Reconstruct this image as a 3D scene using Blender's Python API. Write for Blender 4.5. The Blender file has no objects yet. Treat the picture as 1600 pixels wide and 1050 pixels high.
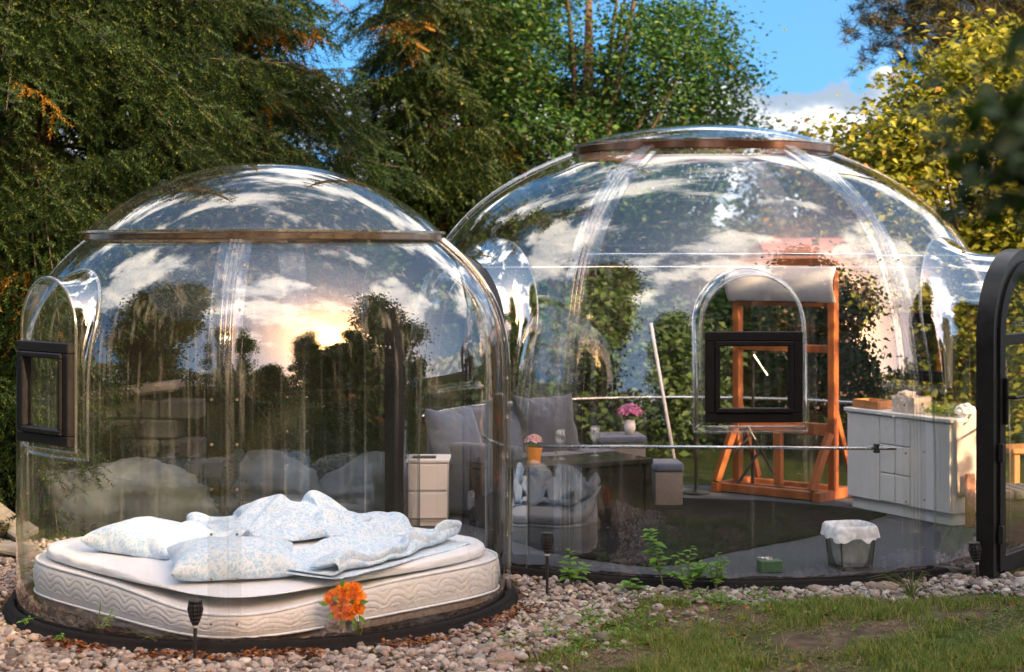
import bpy, bmesh, math, random
import numpy as np
from mathutils import Vector, Matrix, noise as mnoise

random.seed(7); RNG = np.random.default_rng(7)
scn = bpy.context.scene
COL = scn.collection
PI = math.pi
R_ = math.radians

# ------------------------------------------------------------------ camera
EYE = 1.78
FPX = 2700.0                                   # focal length in pixels of the 1600 px wide photograph
HOR = 400.0                                    # horizon row
cam_d = bpy.data.cameras.new('camera')
cam = bpy.data.objects.new('camera', cam_d); COL.objects.link(cam)
cam.location = (0, 0, EYE); cam.rotation_euler = (R_(90), 0, 0)
cam_d.sensor_width = 36.0; cam_d.lens = 36.0 * FPX / 1600.0
cam_d.shift_y = -(525.0 - HOR) / 1600.0
cam_d.clip_start = 0.05; cam_d.clip_end = 1000
cam_d.dof.use_dof = True; cam_d.dof.focus_distance = 9.2; cam_d.dof.aperture_fstop = 2.6
scn.camera = cam

# ------------------------------------------------------------------ light
SUN_EL, SUN_AZ = 21.0, 40.0                    # behind the camera, to its right
sx = math.sin(R_(SUN_AZ)) * math.cos(R_(SUN_EL)); sy = -math.cos(R_(SUN_AZ)) * math.cos(R_(SUN_EL)); sz = math.sin(R_(SUN_EL))
SUN = Vector((sx, sy, sz))
sun_d = bpy.data.lights.new('sun', 'SUN'); sun = bpy.data.objects.new('sun', sun_d); COL.objects.link(sun)
sun_d.energy = 4.4; sun_d.angle = R_(0.55); sun_d.color = (1.0, 0.70, 0.38)
sun.rotation_euler = SUN.to_track_quat('Z', 'Y').to_euler()

w = bpy.data.worlds.new('World'); scn.world = w; w.use_nodes = True
nt = w.node_tree; nt.nodes.clear()
def N(tree, typ, **kw):
    n = tree.nodes.new(typ)
    for k, v in kw.items():
        if k in n.bl_rna.properties: setattr(n, k, v)
        else: n.inputs[k].default_value = v
    return n
def L(tree, a, b): tree.links.new(a, b)
def math_n(tree, op, a, b=None, clamp=False):
    n = tree.nodes.new('ShaderNodeMath'); n.operation = op; n.use_clamp = clamp
    for i, v in enumerate((a, b)):
        if v is None: continue
        if isinstance(v, (int, float)): n.inputs[i].default_value = v
        else: tree.links.new(v, n.inputs[i])
    return n.outputs[0]
def ramp_n(tree, fac, stops, interp='LINEAR'):
    n = tree.nodes.new('ShaderNodeValToRGB'); cr = n.color_ramp; cr.interpolation = interp
    while len(cr.elements) < len(stops): cr.elements.new(0.5)
    for e, (p, c) in zip(cr.elements, stops):
        e.position = p; e.color = (c[0], c[1], c[2], 1) if not isinstance(c, (int, float)) else (c, c, c, 1)
    if fac is not None: tree.links.new(fac, n.inputs[0])
    return n.outputs[0]
def mix_n(tree, fac, a, b, blend='MIX'):
    n = tree.nodes.new('ShaderNodeMix'); n.data_type = 'RGBA'; n.blend_type = blend
    for s, v in ((n.inputs[0], fac), (n.inputs[6], a), (n.inputs[7], b)):
        if isinstance(v, (int, float)): s.default_value = v
        elif isinstance(v, (tuple, list)): s.default_value = (v[0], v[1], v[2], 1)
        else: tree.links.new(v, s)
    return n.outputs[2]

sky = N(nt, 'ShaderNodeTexSky', sky_type='NISHITA', sun_disc=False)
sky.sun_elevation = R_(SUN_EL); sky.sun_rotation = R_(180 - SUN_AZ)
sky.air_density = 1.0; sky.dust_density = 1.2; sky.ozone_density = 2.5
hsv = N(nt, 'ShaderNodeHueSaturation'); hsv.inputs['Saturation'].default_value = 1.45; hsv.inputs['Hue'].default_value = 0.497; hsv.inputs['Value'].default_value = 0.60
L(nt, sky.outputs[0], hsv.inputs['Color'])
tc = N(nt, 'ShaderNodeTexCoord')
va = N(nt, 'ShaderNodeVectorMath', operation='ADD'); L(nt, tc.outputs['Generated'], va.inputs[0]); va.inputs[1].default_value = (0, 0, 0.24)   # clean dry air: the deep blue reaches far down
vn = N(nt, 'ShaderNodeVectorMath', operation='NORMALIZE'); L(nt, va.outputs[0], vn.inputs[0]); L(nt, vn.outputs[0], sky.inputs[0])
sep = N(nt, 'ShaderNodeSeparateXYZ'); L(nt, tc.outputs['Generated'], sep.inputs[0])
def cloud_layer(scale, stretch, off, seed, detail=9, rough=0.55):
    mp = N(nt, 'ShaderNodeMapping'); mp.inputs['Scale'].default_value = (1, 1, stretch); mp.inputs['Location'].default_value = (seed, seed * 0.7, off)
    L(nt, tc.outputs['Generated'], mp.inputs[0])
    nz = N(nt, 'ShaderNodeTexNoise'); nz.inputs['Scale'].default_value = scale; nz.inputs['Detail'].default_value = detail; nz.inputs['Roughness'].default_value = rough
    L(nt, mp.outputs[0], nz.inputs[0]); return nz.outputs[0]
z = sep.outputs[2]
# low cumulus bank near the horizon and loose cumulus higher up
b0 = cloud_layer(15.0, 1.5, 0.0, 3.4); b1 = cloud_layer(15.0, 1.5, 0.035, 3.4)
cov_b = ramp_n(nt, z, [(0.0, 0.36), (0.086, 0.32), (0.103, 0.12), (0.114, 0.0)])
db = math_n(nt, 'ADD', b0, math_n(nt, 'SUBTRACT', cov_b, 0.17))
mb_ = ramp_n(nt, db, [(0.50, 0.0), (0.535, 1.0)], 'EASE')
u0 = cloud_layer(2.6, 1.7, 0.0, 1.3); u1 = cloud_layer(2.6, 1.7, 0.10, 1.3)
cov_u = ramp_n(nt, z, [(0.13, 0.0), (0.32, 0.33), (0.75, 0.34), (1.0, 0.28)])
du = math_n(nt, 'ADD', u0, math_n(nt, 'SUBTRACT', cov_u, 0.30))
mu = ramp_n(nt, du, [(0.52, 0.0), (0.63, 1.0)], 'EASE')
shb = math_n(nt, 'MULTIPLY', math_n(nt, 'SUBTRACT', b0, b1), 8.0)
shb = math_n(nt, 'ADD', shb, 0.55, True)
shu = math_n(nt, 'ADD', math_n(nt, 'MULTIPLY', math_n(nt, 'SUBTRACT', u0, u1), 4.0), 0.6, True)
colb = ramp_n(nt, shb, [(0.0, (0.75, 0.95, 1.25)), (0.5, (1.3, 1.45, 1.65)), (1.0, (3.8, 3.65, 3.5))])
colu = ramp_n(nt, shu, [(0.0, (3.6, 4.2, 5.2)), (1.0, (11.0, 9.8, 8.6))])
c1 = mix_n(nt, mb_, hsv.outputs[0], colb)
# glow round the low sun, bloom included; the wider terms are added fill light
dotn = N(nt, 'ShaderNodeVectorMath', operation='DOT_PRODUCT'); L(nt, tc.outputs['Generated'], dotn.inputs[0]); dotn.inputs[1].default_value = SUN
ang = math_n(nt, 'ARCCOSINE', dotn.outputs['Value'])
mu2 = math_n(nt, 'MULTIPLY', mu, math_n(nt, 'SUBTRACT', 1.0, math_n(nt, 'EXPONENT', math_n(nt, 'MULTIPLY', ang, -1.0 / R_(16.0)))))   # thin cloud only where the sun burns through
c2 = mix_n(nt, mu2, c1, colu)
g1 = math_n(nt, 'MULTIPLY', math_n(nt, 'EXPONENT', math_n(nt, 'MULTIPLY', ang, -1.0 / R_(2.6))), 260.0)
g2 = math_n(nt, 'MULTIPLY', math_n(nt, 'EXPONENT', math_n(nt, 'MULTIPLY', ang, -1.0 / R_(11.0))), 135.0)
g3 = math_n(nt, 'MULTIPLY', math_n(nt, 'EXPONENT', math_n(nt, 'MULTIPLY', ang, -1.0 / R_(36.0))), 4.0)  # wide sky glow added to brighten camera-facing surfaces and reflections
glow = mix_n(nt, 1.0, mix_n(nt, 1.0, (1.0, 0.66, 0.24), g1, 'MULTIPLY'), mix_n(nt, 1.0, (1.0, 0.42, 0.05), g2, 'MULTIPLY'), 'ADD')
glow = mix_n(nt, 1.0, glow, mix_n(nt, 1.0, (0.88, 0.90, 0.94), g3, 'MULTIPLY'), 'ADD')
g4 = math_n(nt, 'MULTIPLY', math_n(nt, 'EXPONENT', math_n(nt, 'MULTIPLY', ang, -1.0 / R_(62.0))), 3.6)  # still wider pale glow, added to lift the sky mirrored in the domes
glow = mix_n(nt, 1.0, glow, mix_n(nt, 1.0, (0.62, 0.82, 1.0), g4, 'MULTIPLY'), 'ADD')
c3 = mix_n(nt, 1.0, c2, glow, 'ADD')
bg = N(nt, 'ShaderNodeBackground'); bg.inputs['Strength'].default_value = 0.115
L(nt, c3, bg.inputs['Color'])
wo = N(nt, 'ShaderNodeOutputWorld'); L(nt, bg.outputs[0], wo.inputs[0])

scn.view_settings.view_transform = 'Standard'; scn.view_settings.look = 'None'
scn.view_settings.exposure = 1.85; scn.view_settings.gamma = 1.0; scn.view_settings.use_curve_mapping = False
scn.render.engine = 'CYCLES'
cy = scn.cycles
cy.use_denoising = True; cy.max_bounces = 10; cy.transparent_max_bounces = 40; cy.glossy_bounces = 5; cy.transmission_bounces = 8; cy.diffuse_bounces = 3
cy.sample_clamp_indirect = 6.0; cy.caustics_reflective = False; cy.caustics_refractive = False

# ------------------------------------------------------------------ materials
MATS = {}
def new_mat(name):
    m = bpy.data.materials.new(name); m.use_nodes = True; m.node_tree.nodes.clear(); return m, m.node_tree
def principled(t, **kw):
    p = t.nodes.new('ShaderNodeBsdfPrincipled')
    for k, v in kw.items(): p.inputs[k].default_value = v
    o = t.nodes.new('ShaderNodeOutputMaterial'); t.links.new(p.outputs[0], o.inputs[0]); return p
def mat(name, c1, c2=None, rough=0.6, metal=0.0, scale=8.0, detail=6, bump=0.0, bscale=None, spec=0.5, lo=0.35, hi=0.65, stretch=(1, 1, 1), island=False, sheen=0.0):
    m, t = new_mat(name)
    p = principled(t, Roughness=rough, Metallic=metal)
    p.inputs['Specular IOR Level'].default_value = spec
    if sheen: p.inputs['Sheen Weight'].default_value = sheen
    tc = t.nodes.new('ShaderNodeTexCoord'); mp = t.nodes.new('ShaderNodeMapping'); mp.inputs['Scale'].default_value = stretch
    t.links.new(tc.outputs['Object'], mp.inputs[0])
    if c2 is None: c2 = tuple(v * 0.82 for v in c1)
    nz = N(t, 'ShaderNodeTexNoise'); nz.inputs['Scale'].default_value = scale; nz.inputs['Detail'].default_value = detail; nz.inputs['Roughness'].default_value = 0.6
    t.links.new(mp.outputs[0], nz.inputs[0])
    fac = nz.outputs[0]
    col = ramp_n(t, fac, [(lo, c1), (hi, c2)])
    t.links.new(col, p.inputs['Base Color'])
    rr = ramp_n(t, fac, [(0.3, max(0.02, rough - 0.08)), (0.7, min(1, rough + 0.08))]); t.links.new(rr, p.inputs['Roughness'])
    if bump:
        n2 = N(t, 'ShaderNodeTexNoise'); n2.inputs['Scale'].default_value = bscale or scale * 4; n2.inputs['Detail'].default_value = 5
        t.links.new(mp.outputs[0], n2.inputs[0])
        b = t.nodes.new('ShaderNodeBump'); b.inputs['Strength'].default_value = bump; b.inputs['Distance'].default_value = 0.01
        t.links.new(n2.outputs[0], b.inputs['Height']); t.links.new(b.outputs[0], p.inputs['Normal'])
    MATS[name] = m; return m
def leaf_mat(name, stops, trans=0.35, rough=0.55):
    m, t = new_mat(name)
    g = t.nodes.new('ShaderNodeNewGeometry')
    col = ramp_n(t, g.outputs['Random Per Island'], stops)
    d = t.nodes.new('ShaderNodeBsdfPrincipled'); d.inputs['Roughness'].default_value = rough; d.inputs['Specular IOR Level'].default_value = 0.3
    t.links.new(col, d.inputs['Base Color'])
    tr = t.nodes.new('ShaderNodeBsdfTranslucent')
    cc = mix_n(t, 1.0, col, (1.25, 1.3, 0.55), 'MULTIPLY'); t.links.new(cc, tr.inputs[0])
    mx = t.nodes.new('ShaderNodeMixShader'); mx.inputs[0].default_value = trans
    t.links.new(d.outputs[0], mx.inputs[1]); t.links.new(tr.outputs[0], mx.inputs[2])
    o = t.nodes.new('ShaderNodeOutputMaterial'); t.links.new(mx.outputs[0], o.inputs[0])
    return m
def clear_mat(name, tint=(0.95, 0.97, 0.98), base=0.10, gain=0.9, rough=0.0, bump=0.0, haze=0.0, inner=0.85):
    """clear acrylic: see-through with a mirror-like coat on it that grows towards grazing angles"""
    m, t = new_mat(name)
    tr = t.nodes.new('ShaderNodeBsdfTransparent'); tr.inputs[0].default_value = (*tint, 1)
    gl = t.nodes.new('ShaderNodeBsdfGlossy'); gl.inputs['Roughness'].default_value = rough; gl.inputs['Color'].default_value = (1, 1, 1, 1)
    lw = t.nodes.new('ShaderNodeLayerWeight'); lw.inputs['Blend'].default_value = 0.5; schl = math_n(t, 'ADD', math_n(t, 'MULTIPLY', math_n(t, 'POWER', lw.outputs['Facing'], 5.0), 0.96), 0.04)
    ge = t.nodes.new('ShaderNodeNewGeometry')      # the coat sits on the outer face only
    coat = math_n(t, 'MULTIPLY', math_n(t, 'SUBTRACT', 1.0, math_n(t, 'MULTIPLY', ge.outputs['Backfacing'], inner)), base)
    f = math_n(t, 'ADD', math_n(t, 'MULTIPLY', schl, gain), coat, True)
    tc = t.nodes.new('ShaderNodeTexCoord')
    if bump:
        nz = N(t, 'ShaderNodeTexNoise'); nz.inputs['Scale'].default_value = 2.2; nz.inputs['Detail'].default_value = 1.5
        t.links.new(tc.outputs['Object'], nz.inputs[0])
        b = t.nodes.new('ShaderNodeBump'); b.inputs['Strength'].default_value = bump; b.inputs['Distance'].default_value = 0.02
        t.links.new(nz.outputs[0], b.inputs['Height']); t.links.new(b.outputs[0], gl.inputs['Normal'])
    mx = t.nodes.new('ShaderNodeMixShader'); t.links.new(f, mx.inputs[0]); t.links.new(tr.outputs[0], mx.inputs[1]); t.links.new(gl.outputs[0], mx.inputs[2])
    out = mx.outputs[0]
    if haze:                                    # dust film and water specks on the plastic
        df = t.nodes.new('ShaderNodeBsdfDiffuse'); df.inputs[0].default_value = (0.75, 0.76, 0.76, 1)
        vo = N(t, 'ShaderNodeTexVoronoi'); vo.inputs['Scale'].default_value = 105.0; t.links.new(tc.outputs['Object'], vo.inputs[0])
        nz2 = N(t, 'ShaderNodeTexNoise'); nz2.inputs['Scale'].default_value = 3.0; nz2.inputs['Detail'].default_value = 8; t.links.new(tc.outputs['Object'], nz2.inputs[0])
        sp = ramp_n(t, vo.outputs['Distance'], [(0.06, 0.7), (0.10, 0.0)])
        msk = ramp_n(t, nz2.outputs[0], [(0.52, 0.0), (0.68, 1.0)])
        mps = t.nodes.new('ShaderNodeMapping'); mps.inputs['Scale'].default_value = (26, 26, 0.9); t.links.new(tc.outputs['Object'], mps.inputs[0])
        nz3 = N(t, 'ShaderNodeTexNoise'); nz3.inputs['Scale'].default_value = 1.0; nz3.inputs['Detail'].default_value = 6; t.links.new(mps.outputs[0], nz3.inputs[0])
        streak = math_n(t, 'MULTIPLY', ramp_n(t, nz3.outputs[0], [(0.56, 0.0), (0.74, 1.0)]), 0.055)       # dried rain runs
        fh = math_n(t, 'ADD', streak, math_n(t, 'MULTIPLY', nz2.outputs[0], haze))
        fh = math_n(t, 'ADD', fh, math_n(t, 'MULTIPLY', math_n(t, 'MULTIPLY', sp, msk), 0.35))
        m2 = t.nodes.new('ShaderNodeMixShader'); t.links.new(fh, m2.inputs[0]); t.links.new(out, m2.inputs[1]); t.links.new(df.outputs[0], m2.inputs[2]); out = m2.outputs[0]
    o = t.nodes.new('ShaderNodeOutputMaterial'); t.links.new(out, o.inputs[0])
    return m

M_SHELL = clear_mat('clear_acrylic', (0.97, 0.98, 0.985), base=0.125, gain=0.75, bump=0.035, haze=0.005)
M_RIB = clear_mat('clear_rib_plastic', (0.985, 0.988, 0.99), base=0.07, gain=0.8, rough=0.035, haze=0.004)
M_POD = clear_mat('clear_hood_acrylic', (0.96, 0.97, 0.98), base=0.36, gain=0.6, bump=0.05, haze=0.006)
M_EDGE = clear_mat('clear_plastic_edge', (0.86, 0.88, 0.88), base=0.14, gain=0.7, rough=0.16, haze=0.05)
M_PANE = clear_mat('window_glass', (0.95, 0.97, 0.97), base=0.05, gain=1.0)
M_BRONZE = mat('smoked_ring', (0.018, 0.014, 0.012), (0.03, 0.024, 0.02), rough=0.18, scale=14, spec=0.6)
M_SUNLIT_RING = mat('sunlit_ring', (0.20, 0.10, 0.055), (0.12, 0.06, 0.035), rough=0.2, metal=0.6, scale=9, spec=0.8)  # warm sunlight on the dark ring put into its base colour
M_RUBBER = mat('black_rubber', (0.007, 0.007, 0.008), (0.014, 0.013, 0.013), rough=0.75, scale=9, bump=0.35, bscale=40, spec=0.1)
M_LINER = mat('black_liner', (0.010, 0.010, 0.011), (0.022, 0.02, 0.018), rough=0.75, scale=20, bump=0.4, spec=0.15)
M_BLACK = mat('black_window_frame', (0.006, 0.006, 0.007), (0.009, 0.009, 0.010), rough=0.45, scale=30, spec=0.15)
M_FRAME2 = mat('black_door_frame', (0.010, 0.009, 0.009), (0.015, 0.014, 0.013), rough=0.36, scale=20, spec=0.3)
M_STEEL = mat('bright_tube', (0.62, 0.64, 0.66), (0.5, 0.52, 0.54), rough=0.25, metal=0.9, scale=20)
M_SCREW = mat('screw_metal', (0.25, 0.2, 0.16), (0.4, 0.35, 0.3), rough=0.4, metal=0.8, scale=60)
M_WOOD = mat('orange_wood', (0.37, 0.115, 0.032), (0.20, 0.054, 0.014), rough=0.42, scale=9, detail=8, stretch=(1, 1, 0.25), bump=0.1, bscale=30)
M_WOOD2 = mat('pine_wood', (0.50, 0.22, 0.075), (0.38, 0.15, 0.05), rough=0.5, scale=6, stretch=(1, 1, 0.3), bump=0.08, bscale=30)
M_WHITE = mat('white_lacquer', (0.82, 0.79, 0.755), (0.77, 0.74, 0.705), rough=0.4, scale=3)
M_CANVAS = mat('white_canvas_roll', (0.74, 0.70, 0.67), (0.66, 0.62, 0.60), rough=0.7, scale=3, bump=0.1)
M_CLOTH = mat('pale_cloth', (0.60, 0.50, 0.45), (0.70, 0.62, 0.56), rough=0.8, scale=4, bump=0.15)
M_SOFA = mat('grey_sofa_fabric', (0.06, 0.074, 0.11), (0.082, 0.098, 0.14), rough=0.92, scale=60, bump=0.4, bscale=220, sheen=0.25)
M_CUSH = mat('blue_grey_cushion', (0.085, 0.115, 0.185), (0.062, 0.085, 0.14), rough=0.92, scale=7, bump=0.4, bscale=120, sheen=0.3)
M_CUSH2 = mat('charcoal_cushion', (0.04, 0.046, 0.07), (0.06, 0.066, 0.095), rough=0.92, scale=7, bump=0.4, bscale=120, sheen=0.3)
M_TABLE = mat('black_table_top', (0.010, 0.009, 0.009), (0.016, 0.014, 0.013), rough=0.3, scale=5, spec=0.3)
M_OTTO = mat('grey_ottoman_fabric', (0.13, 0.12, 0.12), (0.17, 0.155, 0.15), rough=0.85, scale=30, bump=0.3, bscale=200)
M_CARPET = mat('grey_floor_carpet', (0.055, 0.062, 0.078), (0.10, 0.108, 0.13), rough=0.95, spec=0.1, scale=160, bump=0.8, bscale=300)
M_RUG = mat('black_shag_rug', (0.002, 0.002, 0.003), (0.008, 0.008, 0.009), rough=0.95, spec=0.1, scale=16, bump=1.0, bscale=120)
M_POT = mat('orange_pot', (0.78, 0.30, 0.035), (0.70, 0.25, 0.03), rough=0.35, scale=9)
M_BIN = mat('dark_mesh_bin', (0.012, 0.012, 0.013), (0.03, 0.03, 0.03), rough=0.5, scale=90)
M_BOXGRN = mat('green_tissue_box', (0.02, 0.07, 0.045), (0.05, 0.12, 0.07), rough=0.5, scale=30)
M_PAPER = mat('white_paper', (0.78, 0.77, 0.76), (0.7, 0.69, 0.69), rough=0.8, scale=10, bump=0.2)
M_KRAFT = mat('crumpled_kraft', (0.48, 0.36, 0.29), (0.36, 0.27, 0.22), rough=0.85, scale=9, bump=0.6, bscale=18)
M_CARDW = mat('white_card_box', (0.66, 0.54, 0.46), (0.58, 0.47, 0.40), rough=0.7, scale=6)
M_BLOCK = mat('grey_block', (0.05, 0.054, 0.058), (0.028, 0.032, 0.033), rough=0.95, scale=7, bump=0.7, bscale=40)
M_ROCK = mat('pale_rock', (0.075, 0.092, 0.11), (0.028, 0.038, 0.038), rough=0.92, scale=3, bump=0.8, bscale=12)
M_SLAB = mat('broken_slab', (0.16, 0.155, 0.15), (0.09, 0.088, 0.085), rough=0.9, scale=7, bump=0.5)
M_FENCE = mat('dark_fence_board', (0.035, 0.028, 0.024), (0.055, 0.045, 0.038), rough=0.85, scale=4, stretch=(0.3, 1, 4), bump=0.3)
M_BARK = mat('tree_bark', (0.032, 0.024, 0.018), (0.06, 0.045, 0.033), rough=0.95, scale=8, stretch=(1, 1, 0.25), bump=0.9, bscale=22)
M_ROOF = mat('red_roof_tile', (0.15, 0.055, 0.042), (0.10, 0.04, 0.032), rough=0.8, scale=8)
M_BRICK = mat('pink_brick_wall', (0.12, 0.085, 0.07), (0.09, 0.06, 0.05), rough=0.9, scale=12)
M_STEM = mat('green_stem', (0.11, 0.17, 0.04), (0.08, 0.12, 0.03), rough=0.6, scale=20)
M_STRAP = mat('dark_plastic', (0.012, 0.012, 0.013), (0.02, 0.02, 0.02), rough=0.45, scale=30)
M_LID = mat('grey_ribbed_cushion', (0.12, 0.13, 0.15), (0.09, 0.10, 0.115), rough=0.8, scale=20)
M_LIGHTGREY = mat('torch_diffuser', (0.5, 0.5, 0.5), (0.4, 0.4, 0.4), rough=0.4)

# mattress and bedding
M_MATT = mat('mattress_ticking', (0.68, 0.70, 0.73), (0.63, 0.65, 0.68), rough=0.8, scale=5, bump=0.25, bscale=220)
M_MATT_UNDER = mat('mattress_underside', (0.26, 0.22, 0.20), (0.20, 0.17, 0.155), rough=0.9, scale=40, bump=0.3, bscale=200)
M_SHEET = mat('white_bed_sheet', (0.72, 0.77, 0.83), (0.69, 0.74, 0.80), rough=0.85, scale=4, bump=0.25, bscale=14)
def bedding_mat():
    m, t = new_mat('blue_print_bedding'); p = principled(t, Roughness=0.85); p.inputs['Sheen Weight'].default_value = 0.15
    tc = t.nodes.new('ShaderNodeTexCoord')
    nz = N(t, 'ShaderNodeTexNoise'); nz.inputs['Scale'].default_value = 26.0; nz.inputs['Detail'].default_value = 3; nz.inputs['Distortion'].default_value = 2.2
    t.links.new(tc.outputs['Object'], nz.inputs[0])
    vo = N(t, 'ShaderNodeTexVoronoi', feature='DISTANCE_TO_EDGE'); vo.inputs['Scale'].default_value = 22.0
    t.links.new(tc.outputs['Object'], vo.inputs[0])
    a = ramp_n(t, nz.outputs[0], [(0.46, 0.0), (0.50, 1.0), (0.54, 1.0), (0.58, 0.0)])
    b = ramp_n(t, vo.outputs['Distance'], [(0.05, 1.0), (0.10, 0.0)])
    f = math_n(t, 'MAXIMUM', a, math_n(t, 'MULTIPLY', b, 0.6))
    col = mix_n(t, f, (0.36, 0.58, 0.80), (0.70, 0.77, 0.84))
    t.links.new(col, p.inputs['Base Color'])
    n2 = N(t, 'ShaderNodeTexNoise'); n2.inputs['Scale'].default_value = 18.0; n2.inputs['Detail'].default_value = 4; t.links.new(tc.outputs['Object'], n2.inputs[0])
    bb = t.nodes.new('ShaderNodeBump'); bb.inputs['Strength'].default_value = 0.35; bb.inputs['Distance'].default_value = 0.02
    t.links.new(n2.outputs[0], bb.inputs['Height']); t.links.new(bb.outputs[0], p.inputs['Normal'])
    return m
M_BED = bedding_mat()
def bag_mat():
    m, t = new_mat('translucent_bag')
    tr = t.nodes.new('ShaderNodeBsdfTransparent'); tr.inputs[0].default_value = (0.9, 0.92, 0.94, 1)
    p = t.nodes.new('ShaderNodeBsdfPrincipled'); p.inputs['Base Color'].default_value = (0.92, 0.94, 0.97, 1); p.inputs['Roughness'].default_value = 0.35
    tc = t.nodes.new('ShaderNodeTexCoord'); nz = N(t, 'ShaderNodeTexNoise'); nz.inputs['Scale'].default_value = 14; nz.inputs['Distortion'].default_value = 1.5
    t.links.new(tc.outputs['Object'], nz.inputs[0]); f = ramp_n(t, nz.outputs[0], [(0.35, 0.6), (0.65, 0.95)])
    mx = t.nodes.new('ShaderNodeMixShader'); t.links.new(f, mx.inputs[0]); t.links.new(tr.outputs[0], mx.inputs[1]); t.links.new(p.outputs[0], mx.inputs[2])
    o = t.nodes.new('ShaderNodeOutputMaterial'); t.links.new(mx.outputs[0], o.inputs[0]); return m
M_BAG = bag_mat()

# foliage
LM_SPRUCE = leaf_mat('spruce_needles', [(0.0, (0.006, 0.013, 0.006)), (0.5, (0.011, 0.029, 0.010)), (0.88, (0.025, 0.056, 0.014)), (1.0, (0.10, 0.105, 0.016))], 0.22)
LM_SPRUCE2 = leaf_mat('spruce_needles_deep', [(0.0, (0.006, 0.020, 0.009)), (0.6, (0.014, 0.038, 0.014)), (1.0, (0.034, 0.066, 0.016))], 0.22)
LM_DRY = leaf_mat('dry_sunlit_needles', [(0.0, (0.09, 0.05, 0.012)), (0.6,(0.19, 0.105, 0.02)), (1.0, (0.30, 0.17, 0.028))], 0.3)  # dry needles; orange of the sunlight on them put into the colour
LM_MAPLE = leaf_mat('deciduous_leaves', [(0.0, (0.010, 0.036, 0.010)), (0.6, (0.021, 0.068, 0.016)), (0.95, (0.045, 0.105, 0.02)), (1.0, (0.10, 0.085, 0.015))], 0.35)
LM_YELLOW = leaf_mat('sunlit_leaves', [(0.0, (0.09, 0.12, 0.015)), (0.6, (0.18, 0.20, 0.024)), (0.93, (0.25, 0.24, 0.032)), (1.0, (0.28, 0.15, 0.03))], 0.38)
LM_PINE = leaf_mat('pine_needles', [(0.0, (0.014, 0.022, 0.011)), (0.8, (0.036, 0.044, 0.018)), (1.0, (0.13, 0.07, 0.02))], 0.15)
LM_DARK = leaf_mat('dark_leaves', [(0.0, (0.018, 0.035, 0.012)), (1.0, (0.045, 0.085, 0.022))], 0.3)
LM_AUTUMN = leaf_mat('autumn_leaves', [(0.0, (0.03, 0.055, 0.013)), (0.7, (0.06, 0.08, 0.018)), (0.92, (0.12, 0.09, 0.02)), (1.0, (0.22, 0.10, 0.02))], 0.4)
LM_WEED = leaf_mat('weed_leaves', [(0.0, (0.08, 0.20, 0.03)), (1.0, (0.17, 0.33, 0.05))], 0.4)
LM_GRASS = leaf_mat('grass_blades', [(0.0, (0.065, 0.11, 0.02)), (0.5, (0.13, 0.19, 0.035)), (0.78, (0.23, 0.26, 0.055)), (1.0, (0.40, 0.32, 0.14))], 0.4)
LM_STRAW = leaf_mat('dry_straw', [(0.0, (0.22, 0.14, 0.07)), (1.0, (0.38, 0.27, 0.15))], 0.2)
LM_PEBBLE, _t = new_mat('pebbles')
_p = principled(_t, Roughness=0.75)
_g = _t.nodes.new('ShaderNodeNewGeometry')
_c = ramp_n(_t, _g.outputs['Random Per Island'], [(0.0, (0.09, 0.075, 0.07)), (0.2, (0.23, 0.19, 0.17)), (0.4, (0.37, 0.31, 0.275)), (0.55, (0.28, 0.20, 0.155)), (0.7, (0.48, 0.43, 0.39)), (0.85, (0.24, 0.24, 0.25)), (1.0, (0.62, 0.57, 0.52))])
_tc = _t.nodes.new('ShaderNodeTexCoord'); _n = N(_t, 'ShaderNodeTexNoise'); _n.inputs['Scale'].default_value = 60; _n.inputs['Detail'].default_value = 5; _t.links.new(_tc.outputs['Object'], _n.inputs[0])
_m = ramp_n(_t, _n.outputs[0], [(0.3, 0.56), (0.7, 0.95)])
_t.links.new(mix_n(_t, 1.0, _c, _m, 'MULTIPLY'), _p.inputs['Base Color'])
_b = _t.nodes.new('ShaderNodeBump'); _b.inputs['Strength'].default_value = 0.3; _b.inputs['Distance'].default_value = 0.004; _t.links.new(_n.outputs[0], _b.inputs['Height']); _t.links.new(_b.outputs[0], _p.inputs['Normal'])
LM_PETAL = leaf_mat('orange_petals', [(0.0, (0.90, 0.20, 0.012)), (0.6, (0.95, 0.34, 0.015)), (1.0, (0.95, 0.50, 0.03))], 0.15)
LM_PINK = leaf_mat('pink_petals', [(0.0, (0.62, 0.30, 0.38)), (1.0, (0.80, 0.55, 0.60))], 0.25)
LM_MAGENTA = leaf_mat('magenta_petals', [(0.0, (0.42, 0.10, 0.34)), (0.7, (0.62, 0.24, 0.52)), (1.0, (0.50, 0.06, 0.16))], 0.25)
LM_LIME = leaf_mat('lime_leaves', [(0.0, (0.30, 0.38, 0.02)), (1.0, (0.48, 0.55, 0.04))], 0.4)

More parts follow.
